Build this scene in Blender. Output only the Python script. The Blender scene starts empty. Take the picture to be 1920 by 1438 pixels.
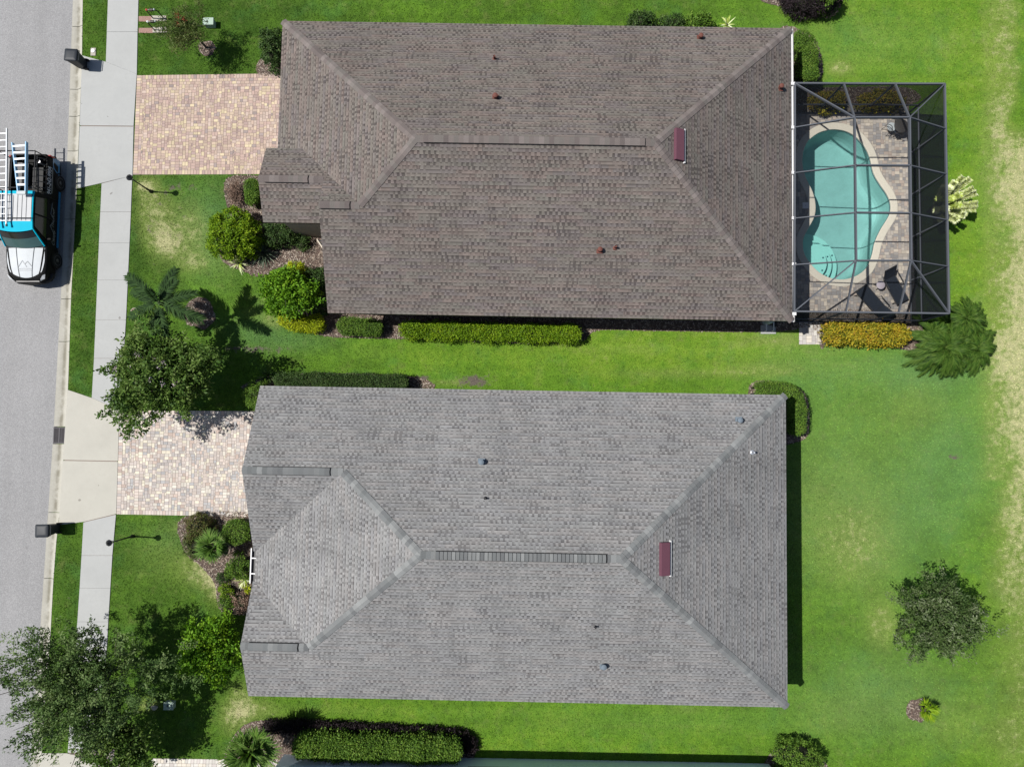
import bpy, math, random
import numpy as np
from mathutils import Matrix, Vector
random.seed(7); RNG = np.random.default_rng(11)
SC = bpy.context.scene
COL = SC.collection

# ------------------------------------------------------------------ camera, world, sun, exposure
FPX, CAMZ = 1334.0, 34.0                       # focal length in 1920-px units, flying height in metres
NX, NY = 969.3, 801.7                          # where straight-down lands in the 1920x1438 photograph
_n = np.array([NX - 960, -(NY - 719), -FPX]); _n /= np.linalg.norm(_n)
_z = -_n; _x = np.array([1, 0, 0]) - _z * _z[0]; _x /= np.linalg.norm(_x); _y = np.cross(_z, _x)
ROT = np.array([_x, _y, _z])
cd = bpy.data.cameras.new('Camera'); cam = bpy.data.objects.new('Camera', cd); COL.objects.link(cam)
cd.sensor_width = 36; cd.lens = FPX / 1920 * 36; cd.clip_end = 2000; cd.clip_start = .5
cam.matrix_world = Matrix([list(ROT[0]) + [0], list(ROT[1]) + [0], list(ROT[2]) + [CAMZ], [0, 0, 0, 1]])
SC.camera = cam
SUN_K, SUN_S = .61, .065                       # shadow length per metre of height; sideways part of it
sdir = Vector((SUN_K, -SUN_S * SUN_K, -1)).normalized()      # direction the light travels
sun_el = math.asin(-sdir.z); sun_az = math.atan2(-sdir.x, -sdir.y)   # azimuth from +Y towards +X
w = bpy.data.worlds.new('World'); SC.world = w; w.use_nodes = True
sky = w.node_tree.nodes.new('ShaderNodeTexSky'); sky.sky_type = 'NISHITA'; sky.sun_disc = False
sky.sun_elevation = sun_el; sky.sun_rotation = sun_az
w.node_tree.links.new(sky.outputs[0], w.node_tree.nodes['Background'].inputs[0])
w.node_tree.nodes['Background'].inputs[1].default_value = .06
sl = bpy.data.lights.new('Sun', 'SUN'); sl.energy = 4.6; sl.angle = math.radians(.5); sl.color = (1, .965, .91)
so = bpy.data.objects.new('Sun', sl); COL.objects.link(so); so.rotation_euler = sdir.to_track_quat('-Z', 'Y').to_euler()
so.location = (-20, 0, 40)
SC.view_settings.view_transform = 'Standard'; SC.view_settings.look = 'None'
SC.view_settings.exposure = .7; SC.view_settings.gamma = 1
SC.cycles.transparent_max_bounces = 16

def P(px, py, z=0.):
    """photograph pixel -> the point at height z it looks at"""
    d = ROT @ np.array([px - 960, -(py - 719), -FPX]); s = (z - CAMZ) / d[2]
    return np.array([d[0] * s, d[1] * s, z])
def PX(xy):
    """ground points (N,2) -> photograph pixels, used to look up where grass is worn"""
    p = np.column_stack([xy, np.zeros(len(xy))]) - np.array([0, 0, CAMZ]); c = p @ ROT
    return np.column_stack([960 + FPX * c[:, 0] / -c[:, 2], 719 - FPX * c[:, 1] / -c[:, 2]])
def poly(pts, z=0.): return [P(a, b, z) for a, b in pts]

# ------------------------------------------------------------------ node helpers and materials
class N:
    def __init__(s, name):
        s.m = bpy.data.materials.new(name); s.m.use_nodes = True; s.t = s.m.node_tree
        s.t.nodes.clear(); s.out = s.t.nodes.new('ShaderNodeOutputMaterial')
    def new(s, ty, **kw):
        n = s.t.nodes.new(ty)
        for k, v in kw.items(): setattr(n, k, v)
        return n
    def put(s, sock, v):
        if hasattr(v, 'links') or isinstance(v, bpy.types.NodeSocket): s.t.links.new(v, sock)
        elif v is not None:
            if isinstance(v, tuple) and len(v) == 3 and sock.type == 'RGBA': v = v + (1,)
            sock.default_value = v
    def math(s, op, a, b=None, c=None, clamp=False):
        n = s.new('ShaderNodeMath', operation=op, use_clamp=clamp)
        for i, v in enumerate((a, b, c)):
            if v is not None: s.put(n.inputs[i], v)
        return n.outputs[0]
    def mix(s, f, a, b, mode='MIX'):
        n = s.new('ShaderNodeMix', data_type='RGBA', blend_type=mode)
        s.put(n.inputs[0], f); s.put(n.inputs[6], a); s.put(n.inputs[7], b); return n.outputs[2]
    def noise(s, vec, scale, detail=2, rough=.5):
        n = s.new('ShaderNodeTexNoise'); s.put(n.inputs['Vector'], vec)
        n.inputs['Scale'].default_value = scale; n.inputs['Detail'].default_value = detail; n.inputs['Roughness'].default_value = rough
        return n.outputs['Fac']
    def white(s, a, b=None):
        if b is None:
            n = s.new('ShaderNodeTexWhiteNoise', noise_dimensions='1D'); s.put(n.inputs['W'], a)
        else:
            cx = s.new('ShaderNodeCombineXYZ'); s.put(cx.inputs[0], a); s.put(cx.inputs[1], b)
            n = s.new('ShaderNodeTexWhiteNoise', noise_dimensions='2D'); s.t.links.new(cx.outputs[0], n.inputs['Vector'])
        return n.outputs['Value']
    def attr(s, name, out='Fac'): return s.new('ShaderNodeAttribute', attribute_name=name).outputs[out]
    def pos(s): return s.new('ShaderNodeNewGeometry').outputs['Position']
    def ramp(s, f, stops):
        n = s.new('ShaderNodeValToRGB'); e = n.color_ramp.elements
        while len(e) < len(stops): e.new(.5)
        for el, (p, c) in zip(e, stops): el.position = p; el.color = tuple(c) + (1,)
        s.put(n.inputs[0], f); return n.outputs[0]
    def step(s, f, a, b):
        n = s.new('ShaderNodeMapRange', interpolation_type='SMOOTHSTEP'); s.put(n.inputs[0], f)
        n.inputs[1].default_value = a; n.inputs[2].default_value = b; return n.outputs[0]
    def bsdf(s, color, rough=.8, spec=.3, metal=0., normal=None, coat=0.):
        b = s.new('ShaderNodeBsdfPrincipled'); s.put(b.inputs['Base Color'], color); s.put(b.inputs['Roughness'], rough)
        b.inputs['Metallic'].default_value = metal; b.inputs['Specular IOR Level'].default_value = spec
        b.inputs['Coat Weight'].default_value = coat; b.inputs['Coat Roughness'].default_value = .08
        if normal is not None: s.put(b.inputs['Normal'], normal)
        return b.outputs[0]
    def bump(s, h, dist=.01, st=1.):
        n = s.new('ShaderNodeBump'); n.inputs['Strength'].default_value = st; n.inputs['Distance'].default_value = dist
        s.put(n.inputs['Height'], h); return n.outputs[0]
    def done(s, sh): s.t.links.new(sh, s.out.inputs[0]); return s.m

def simple(name, c, rough=.6, spec=.3, metal=0., var=.12, scale=6., coat=0., bump=0., bscale=40):
    n = N(name); p = n.pos()
    f = n.noise(p, scale, 4, .6)
    f2 = n.noise(p, scale * 9, 2)
    k = n.math('MULTIPLY_ADD', f, var * 2, 1 - var); k = n.math('MULTIPLY', k, n.math('MULTIPLY_ADD', f2, var, 1 - var / 2))
    cc = n.mix(1., tuple(c), k, 'MULTIPLY')
    nm = n.bump(n.noise(p, bscale, 3), bump) if bump else None
    return n.done(n.bsdf(cc, rough, spec, metal, nm, coat))

def leafmat(name, cols, trans=.3, rough=.6, spec=.16):
    n = N(name); c = n.ramp(n.attr('rnd'), [(i / (len(cols) - 1), k) for i, k in enumerate(cols)])
    b = n.bsdf(c, rough, spec); t = n.new('ShaderNodeBsdfTranslucent'); n.put(t.inputs[0], n.mix(1., c, (1.1, 1.15, .6), 'MULTIPLY'))
    m = n.new('ShaderNodeMixShader'); m.inputs[0].default_value = trans
    n.t.links.new(b, m.inputs[1]); n.t.links.new(t.outputs[0], m.inputs[2]); return n.done(m.outputs[0])

def attrmat(name, rough=.85, spec=.25, grain=.2, gscale=60., bump=.004):
    n = N(name); p = n.pos(); k = n.math('MULTIPLY_ADD', n.noise(p, gscale, 3), grain * 2, 1 - grain)
    k2 = n.math('MULTIPLY_ADD', n.noise(p, .9, 3), .3, .85)
    c = n.mix(1., n.mix(1., n.attr('col', 'Color'), k, 'MULTIPLY'), k2, 'MULTIPLY')
    return n.done(n.bsdf(c, rough, spec, normal=n.bump(n.noise(p, gscale * 2, 2), bump)))

def lawn_material(name, blade):
    n = N(name); p = n.pos()
    sep = n.new('ShaderNodeSeparateColor'); pn = n.new('ShaderNodeAttribute', attribute_name='patch'); n.t.links.new(pn.outputs['Color'], sep.inputs[0])
    R, G, B = sep.outputs; K = pn.outputs['Alpha']
    n1 = n.noise(p, .55, 4, .6); n2 = n.noise(p, 3.2, 4, .65); n3 = n.noise(p, 26., 3, .6)
    t = n.math('ADD', G, n.math('ADD', n.math('MULTIPLY_ADD', n1, .9, -.45), n.math('MULTIPLY_ADD', n2, .7, -.35)), clamp=True)
    c = n.ramp(t, [(0, (.031, .068, .009)), (.3, (.053, .108, .013)), (.6, (.081, .165, .015)), (.85, (.118, .2, .02)), (1, (.155, .22, .04))])
    c = n.mix(n.math('MULTIPLY', n.step(n.noise(p, .7, 4, .6), .5, .7), .3), c, (.05, .14, .035))
    ol = n.step(n.noise(p, 1.5, 5, .7), .5, .74); c = n.mix(n.math('MULTIPLY', ol, .42), c, (.125, .145, .045))
    dk = n.step(n.noise(p, 2.3, 4, .7), .52, .75); c = n.mix(n.math('MULTIPLY', dk, .45), c, (.032, .078, .011))
    mp = n.new('ShaderNodeMapping'); mp.inputs['Scale'].default_value = (.1, 1.5, 1); n.put(mp.inputs[0], p); mow = n.noise(mp.outputs[0], 1., 3, .6)
    c = n.mix(1., c, n.math('MULTIPLY_ADD', mow, .5, .75), 'MULTIPLY')
    c = n.mix(n.math('MULTIPLY', K, n.math('MULTIPLY_ADD', n1, 1., .3), clamp=True), c, (.08, .165, .062))
    pf = n.math('MULTIPLY', n.step(R, .02, .5), n.math('MULTIPLY_ADD', n2, .7, .2), clamp=True); c = n.mix(pf, c, (.165, .205, .055))
    d = n.step(n.math('ADD', R, n.math('ADD', n.math('MULTIPLY_ADD', n2, 1.3, -.65), n.math('MULTIPLY_ADD', n3, .6, -.3))), .36, .95)
    c = n.mix(n.math('MULTIPLY', d, .85), c, n.mix(n3, (.23, .23, .1), (.46, .43, .26)))
    s = n.step(n.math('ADD', B, n.math('ADD', n.math('MULTIPLY_ADD', n2, 1.8, -.9), n.math('MULTIPLY_ADD', n3, .9, -.45))), .3, .65)
    c = n.mix(s, c, n.mix(n3, (.05, .043, .036), (.14, .12, .1)))
    k = n.math('MULTIPLY', n.math('MULTIPLY_ADD', n3, 1., .62), n.math('MULTIPLY_ADD', n.noise(p, 9., 4, .7), .6, .7))
    if blade: k = n.math('MULTIPLY', k, n.math('MULTIPLY_ADD', n.attr('rnd'), .9, .7))
    else: k = n.math('MULTIPLY', k, .75)
    c = n.mix(1., c, k, 'MULTIPLY')
    b = n.bsdf(c, .8, .04)
    if not blade: return n.done(b)
    tr = n.new('ShaderNodeBsdfTranslucent'); n.put(tr.inputs[0], c); m = n.new('ShaderNodeMixShader'); m.inputs[0].default_value = .25
    n.t.links.new(b, m.inputs[1]); n.t.links.new(tr.outputs[0], m.inputs[2]); return n.done(m.outputs[0])

def shingle_material(name, light, mid, dark, tints, share):
    """laminated shingles: pale tabs over a backing whose tone changes from piece to piece, a dark band under each tab that paints in its shadow"""
    n = N(name); uv = n.new('ShaderNodeUVMap').outputs[0]; sp = n.new('ShaderNodeSeparateXYZ'); n.t.links.new(uv, sp.inputs[0])
    u, v = sp.outputs[0], sp.outputs[1]
    vr = n.math('DIVIDE', v, .146); row = n.math('FLOOR', vr); fv = n.math('FRACT', vr)
    def teeth(rw):
        off = n.math('MULTIPLY', n.white(rw), 13.)
        x = n.math('ADD', n.math('DIVIDE', u, .225), off); c = n.math('FLOOR', x); fx = n.math('FRACT', x)
        r = n.white(c, rw); wd = n.math('MULTIPLY_ADD', r, .36, .34); full = n.math('GREATER_THAN', n.white(n.math('FLOOR', n.math('DIVIDE', x, 2.)), n.math('ADD', rw, 71.)), .93)
        return n.math('MAXIMUM', n.math('LESS_THAN', fx, wd), full), n.white(n.math('ADD', c, 37.), rw), off
    m0, r2, off = teeth(row); m1, _, _ = teeth(n.math('ADD', row, 1.))
    seg = n.white(n.math('FLOOR', n.math('ADD', n.math('DIVIDE', u, .5), off)), row)
    cl = n.noise(uv, 1.6, 2); seg = n.math('ADD', n.math('MULTIPLY', seg, .78), n.math('MULTIPLY_ADD', cl, .8, -.29))
    rp = n.new('ShaderNodeValToRGB'); rp.color_ramp.interpolation = 'CONSTANT'; e = rp.color_ramp.elements; e.new(.5)
    for el, (p_, k_) in zip(e, ((0, light), (share[0], mid), (share[1], dark))): el.position = p_; el.color = tuple(k_) + (1,)
    n.put(rp.inputs[0], seg)
    tab = n.mix(1., tuple(light), n.math('MULTIPLY_ADD', r2, .22, .92), 'MULTIPLY')
    c = n.mix(m0, rp.outputs[0], tab)
    sh = n.white(n.math('FLOOR', n.math('ADD', n.math('DIVIDE', u, .98), off)), row)
    sh = n.math('ADD', n.math('MULTIPLY', sh, .75), n.math('MULTIPLY', n.noise(uv, .8, 2), .3))
    c = n.mix(1., c, n.ramp(sh, tints), 'MULTIPLY')
    band = n.math('MULTIPLY', n.step(fv, .6, .72), m1)  # shadow of the tab above, darkened into the shingle colour
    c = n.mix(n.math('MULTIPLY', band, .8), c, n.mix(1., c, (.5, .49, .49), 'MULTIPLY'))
    lip = n.math('MULTIPLY', n.math('LESS_THAN', fv, .25), m0)
    c = n.mix(n.math('MULTIPLY', lip, .5), c, n.mix(1., c, (1.28, 1.28, 1.28), 'MULTIPLY'))
    p = n.pos(); g = n.noise(p, 90., 2); c = n.mix(1., c, n.math('MULTIPLY_ADD', g, .5, .75), 'MULTIPLY')
    big = n.noise(p, .35, 4, .6); c = n.mix(1., c, n.math('MULTIPLY_ADD', big, .3, .85), 'MULTIPLY')
    mp = n.new('ShaderNodeMapping'); mp.inputs['Scale'].default_value = (1.3, .14, 1); n.put(mp.inputs[0], uv)
    c = n.mix(1., c, n.math('MULTIPLY_ADD', n.noise(mp.outputs[0], 1., 4, .6), .4, .8), 'MULTIPLY')           # run-off streaks
    h = n.math('MULTIPLY', m0, n.math('SUBTRACT', 1., n.math('MULTIPLY', fv, .7)))
    return n.done(n.bsdf(c, .92, .12, normal=n.bump(h, .004, .6)))

M = {}
M['lawn'] = lawn_material('lawn soil and grass', False)
M['blade'] = lawn_material('grass blades', True)
M['asphalt'] = None
def asphalt():
    n = N('weathered asphalt'); p = n.pos()
    g = n.noise(p, 24., 4, .8); s = n.noise(p, .45, 5, .6); f = n.noise(p, 9., 3)
    mp = n.new('ShaderNodeMapping'); mp.inputs['Scale'].default_value = (1.4, .12, 1); n.put(mp.inputs[0], p)
    st = n.noise(mp.outputs[0], 1., 3)
    c = n.ramp(g, [(.25, (.115, .115, .118)), (.5, (.195, .194, .196)), (.75, (.3, .298, .298))])
    c = n.mix(1., c, n.math('MULTIPLY_ADD', s, .22, .89), 'MULTIPLY')
    c = n.mix(1., c, n.math('MULTIPLY_ADD', st, .24, .88), 'MULTIPLY')
    c = n.mix(n.math('MULTIPLY', n.step(f, .66, .75), .18), c, (.11, .11, .11))
    c = n.mix(n.math('MULTIPLY', n.step(n.noise(p, 1.7, 2), .7, .78), .35), c, (.09, .09, .09))
    return n.done(n.bsdf(c, .9, .2, normal=n.bump(g, .006)))
M['asphalt'] = asphalt()
def concrete(name, base, stain=(.13, .12, .1), amt=.35):
    n = N(name); p = n.pos()
    a = n.noise(p, .8, 6, .65); b = n.noise(p, 5., 4, .6); g = n.noise(p, 70., 2)
    c = n.mix(1., tuple(base), n.math('MULTIPLY_ADD', a, .3, .85), 'MULTIPLY')
    c = n.mix(1., c, n.math('MULTIPLY_ADD', g, .24, .88), 'MULTIPLY')
    c = n.mix(n.math('MULTIPLY', n.step(n.math('ADD', n.math('MULTIPLY', a, .6), n.math('MULTIPLY', b, .4)), .5, .72), amt), c, tuple(stain))
    sp = n.step(n.noise(p, 3.1, 1), .78, .8); c = n.mix(n.math('MULTIPLY', sp, .5), c, (.07, .06, .05))
    return n.done(n.bsdf(c, .85, .25, normal=n.bump(b, .004)))
M['walk'] = concrete('sidewalk concrete', (.275, .28, .275), (.2, .2, .195), .3)
M['apron'] = concrete('cream driveway apron concrete', (.315, .305, .27), (.24, .225, .19), .3)
def gutter():
    n = N('kerb concrete'); p = n.pos(); st = n.attr('rnd')
    a = n.noise(p, 1.6, 5, .65); b = n.noise(p, 14., 3)
    c = n.mix(1., (.3, .29, .255), n.math('MULTIPLY_ADD', b, .3, .85), 'MULTIPLY')
    f = n.math('MULTIPLY', st, n.step(a, .3, .62)); c = n.mix(n.math('MULTIPLY', f, .8), c, (.115, .105, .075))
    return n.done(n.bsdf(c, .85, .2))
M['gutter'] = gutter()
M['joint'] = simple('joint sand', (.16, .13, .11), .95)
M['paver'] = attrmat('concrete pavers')
M['mulch'] = attrmat('bark mulch', .9, .2, .35, 45., .02)
M['soil'] = simple('damp dark soil', (.055, .045, .038), .95, var=.4, scale=12, bump=.03)
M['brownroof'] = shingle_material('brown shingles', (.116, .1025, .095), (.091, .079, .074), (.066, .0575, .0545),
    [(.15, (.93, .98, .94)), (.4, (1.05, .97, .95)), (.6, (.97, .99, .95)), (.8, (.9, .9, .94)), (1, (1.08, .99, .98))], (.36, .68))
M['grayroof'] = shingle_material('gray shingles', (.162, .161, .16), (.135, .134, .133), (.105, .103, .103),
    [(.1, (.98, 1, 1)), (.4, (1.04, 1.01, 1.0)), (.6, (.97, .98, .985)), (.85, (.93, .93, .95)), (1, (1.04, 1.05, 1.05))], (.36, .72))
M['browncap'] = attrmat('brown cap shingles', .92, .15, .22, 90.)
M['graycap'] = M['browncap']
M['blackmetal'] = simple('black metal', (.012, .012, .014), .45, .4, var=.2)
M['ventgap'] = simple('dark vent gap', (.008, .008, .009), .9)
M['stucco'] = simple('tan stucco', (.3, .25, .19), .9, var=.12, bump=.006)
M['stuccow'] = simple('cream stucco', (.42, .38, .32), .9, var=.1, bump=.006)
M['bluewall'] = simple('pale blue painted stucco', (.76, .88, .93), .85, var=.08, bump=.004)
M['white'] = simple('white paint', (.5, .5, .5), .45, .4, var=.06)
M['fascia'] = simple('brown fascia', (.1, .07, .05), .6)
M['slate'] = simple('dark slate paving', (.022, .027, .032), .7, var=.35, scale=9, bump=.01)
M['door'] = simple('dark brown door', (.05, .024, .015), .4, .4)
M['winglass'] = simple('window glass', (.02, .028, .032), .08, .6)
M['maroon'] = simple('maroon flashing', (.098, .042, .058), .75, .1, var=.1)
M['rust'] = simple('red brown vent paint', (.1, .036, .027), .8, var=.15)
M['ventgray'] = simple('blue gray vent paint', (.1, .125, .15), .8, var=.15)
M['galv'] = simple('galvanised metal', (.4, .42, .45), .35, .5, .6)
M['cageframe'] = simple('gray aluminium beam', (.07, .076, .088), .75, .08, var=.08)
M['plaster'] = simple('turquoise pool plaster', (.262, .405, .39), .7, var=.2, scale=1.3)
M['coping'] = simple('cream coping', (.42, .395, .33), .8, var=.14, scale=14, bump=.004)
M['sling'] = simple('dark blue gray sling fabric', (.014, .018, .025), .95, .03, var=.2)
M['tabletop'] = simple('pale lilac gray tabletop', (.3, .27, .3), .6)
M['bark'] = simple('gray brown bark', (.05, .042, .035), .9, var=.35, scale=14, bump=.02)
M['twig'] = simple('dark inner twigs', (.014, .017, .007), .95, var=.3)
M['binplastic'] = simple('black bin plastic', (.012, .015, .02), .55, .3, var=.25)
M['grate'] = simple('gray iron grate', (.09, .085, .09), .8, .1, 0)
M['palegreen'] = simple('pale green utility paint', (.24, .31, .26), .5, var=.1)
M['palegray'] = simple('pale gray plastic', (.3, .33, .34), .5)
M['redcap'] = simple('red valve paint', (.3, .04, .03), .5)
M['brass'] = simple('dark bronze pipe', (.035, .03, .026), .4, .5, .4)
M['stone'] = simple('rough pale stone', (.3, .28, .24), .9, var=.35, scale=16, bump=.02)
M['pink'] = simple('pink gravel', (.24, .15, .125), .95, var=.45, scale=22, bump=.03)
# truck
M['tblack'] = simple('black truck paint', (.007, .007, .007), .62, .1, var=.1)
M['crease'] = simple('dark matte crease', (.05, .055, .06), .9, .05)
M['tsilver'] = simple('silver white truck paint', (.37, .39, .405), .55, .14, var=.14, scale=2.2)
M['twhite'] = simple('white truck roof paint', (.38, .385, .39), .6, .1, var=.1, scale=2.)
M['tcyan'] = simple('bright cyan truck paint', (.0, .3, .42), .6, .08, var=.05)
M['tblue'] = simple('deep blue truck paint', (.005, .11, .25), .35, .5, var=.08, coat=.4)
M['tglass'] = simple('teal windshield glass', (.04, .08, .08), .1, .4)
M['sglass'] = simple('black side glass', (.012, .012, .011), .08, .5)
M['tyre'] = simple('tyre rubber', (.01, .01, .011), .85)
M['rim'] = simple('gray wheel metal', (.1, .1, .105), .35, .5, .6)
M['red'] = simple('red lens', (.28, .015, .015), .25, .5)
M['lens'] = simple('clear lens', (.4, .41, .42), .15, .5)
M['letter'] = simple('white lettering', (.4, .4, .4), .6)
M['scriptgray'] = simple('gray lettering', (.13, .135, .135), .6)
M['alu'] = simple('aluminium ladder metal', (.42, .44, .47), .35, .5, .25)
M['fibre'] = simple('pale blue fiberglass rail', (.2, .36, .52), .5)
M['bedliner'] = simple('black bed liner', (.014, .014, .014), .9)
# foliage
L = {  # colours from the darkest to the lightest leaf
 'oak': leafmat('dark oak leaves', [(.02, .042, .011), (.045, .086, .02), (.08, .132, .035), (.15, .19, .08)], .2),
 'gray': leafmat('gray green leaves', [(.016, .034, .009), (.04, .072, .018), (.075, .115, .036), (.18, .2, .13)], .22),
 'myrtle': leafmat('crape myrtle leaves', [(.02, .05, .008), (.05, .1, .016), (.09, .15, .028), (.15, .2, .06)], .25),
 'myrtlered': leafmat('reddish green leaves', [(.025, .04, .01), (.055, .085, .02), (.085, .115, .03), (.13, .11, .05)], .25),
 'lime': leafmat('bright lime leaves', [(0.03, 0.09, 0.006), (0.075, 0.18, 0.009), (0.12, 0.2475, 0.012), (0.195, 0.3, 0.018)], .3),
 'yellow': leafmat('yellow green leaves', [(.045, .1, .004), (.095, .18, .006), (.15, .245, .008), (.24, .31, .015)], .28),
 'gold': leafmat('golden yellow leaves', [(.12, .18, .005), (.24, .3, .008), (.33, .38, .01), (.4, .42, .02)], .28),
 'green': leafmat('hedge leaves', [(0.027, 0.06, 0.009), (0.06, 0.1275, 0.015), (0.105, 0.1875, 0.0225), (0.18, 0.255, 0.045)], .25),
 'dark': leafmat('dark hedge leaves', [(0.0108, 0.0243, 0.0068), (0.027, 0.0567, 0.0135), (0.0473, 0.0878, 0.0203), (0.0945, 0.135, 0.0405)], .2),
 'croton': leafmat('orange yellow croton leaves', [(.05, .09, .008), (.18, .17, .012), (.33, .26, .018), (.34, .15, .02)], .2),
 'redbush': leafmat('reddish brown leaves', [(.05, .05, .015), (.095, .072, .032), (.07, .1, .02), (.13, .14, .04)], .2),
 'purple': leafmat('dark purple leaves', [(.006, .005, .006), (.013, .009, .011), (.02, .013, .016), (.032, .022, .024)], .1),
 'brown': leafmat('dry brown twigs', [(0.078, 0.052, 0.039), (0.13, 0.0845, 0.065), (0.195, 0.13, 0.0975), (0.26, 0.195, 0.143)], .1),
 'palm': leafmat('dark palm leaflets', [(.008, .02, .006), (.016, .038, .01), (.026, .056, .014), (.04, .075, .022)], .12, .7, .08),
 'fan': leafmat('green palm blades', [(0.023, 0.0633, 0.0092), (0.0517, 0.115, 0.0138), (0.0862, 0.161, 0.023), (0.138, 0.1955, 0.0517)], .25, .65),
 'areca': leafmat('arching green fronds', [(.014, .04, .005), (.032, .078, .008), (.055, .105, .012), (.1, .15, .03)], .25, .65),
 'spider': leafmat('gray green straps', [(.02, .035, .02), (.05, .075, .045), (.09, .12, .08), (.2, .22, .16)], .2),
 'pale': leafmat('pale cream green leaves', [(.2, .3, .03), (.38, .46, .08), (.55, .6, .3), (.66, .68, .5)], .25),
 'flower': leafmat('pale pink flowers', [(.32, .2, .27), (.45, .33, .4), (.5, .42, .46), (.55, .5, .52)], .2),
 'redflower': leafmat('red flowers', [(.2, .02, .015), (.3, .03, .02), (.35, .07, .05), (.4, .1, .08)], .2),
}

# ------------------------------------------------------------------ object helpers
def org(parent):
    o = np.zeros(3)
    while parent is not None: o += np.array(parent.location); parent = parent.parent
    return o
def tag(o, label=None, cat=None, group=None, kind=None):
    if label: o['label'] = label
    if cat: o['category'] = cat
    if group: o['group'] = group
    if kind: o['kind'] = kind
    return o
def thing(name, label, cat, loc, group=None):
    o = bpy.data.objects.new(name, None); COL.objects.link(o); o.location = tuple(float(v) for v in loc); o.empty_display_size = .2
    return tag(o, label, cat, group)
def dup(o, parent=None):
    c = o.copy(); COL.objects.link(c)
    if parent is not None: c.parent = parent
    for ch in list(o.children): dup(ch, c)
    return c
def mesh_np(name, V, F, mats, parent=None, attrs=None, uv=None, midx=None, smooth=False):
    """V (n,3), F: (m,k) array of one face size or a list of lists"""
    V = np.asarray(V, float) - org(parent)
    me = bpy.data.meshes.new(name)
    if isinstance(F, np.ndarray):
        m, k = F.shape
        me.vertices.add(len(V)); me.vertices.foreach_set('co', V.astype(np.float32).ravel())
        me.loops.add(m * k); me.loops.foreach_set('vertex_index', F.astype(np.int32).ravel())
        me.polygons.add(m); me.polygons.foreach_set('loop_start', np.arange(0, m * k, k, dtype=np.int32))
        me.update(calc_edges=True)
    else:
        me.from_pydata([tuple(v) for v in V], [], F)
    if not isinstance(mats, (list, tuple)): mats = [mats]
    for m_ in mats: me.materials.append(m_)
    if midx is not None: me.polygons.foreach_set('material_index', np.asarray(midx, np.int32))
    for nm, a in (attrs or {}).items():
        a = np.asarray(a, np.float32)
        if a.ndim == 1: me.attributes.new(nm, 'FLOAT', 'POINT').data.foreach_set('value', a)
        else:
            if a.shape[1] == 3: a = np.column_stack([a, np.ones(len(a), np.float32)])
            me.attributes.new(nm, 'FLOAT_COLOR', 'POINT').data.foreach_set('color', a.astype(np.float32).ravel())
    if uv is not None:
        l = me.uv_layers.new(name='UVMap'); l.data.foreach_set('uv', np.asarray(uv, np.float32).ravel())
    if smooth: me.polygons.foreach_set('use_smooth', np.ones(len(me.polygons), bool))
    me.validate(); me.update()
    o = bpy.data.objects.new(name, me); COL.objects.link(o)
    if parent is not None: o.parent = parent
    return o
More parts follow.
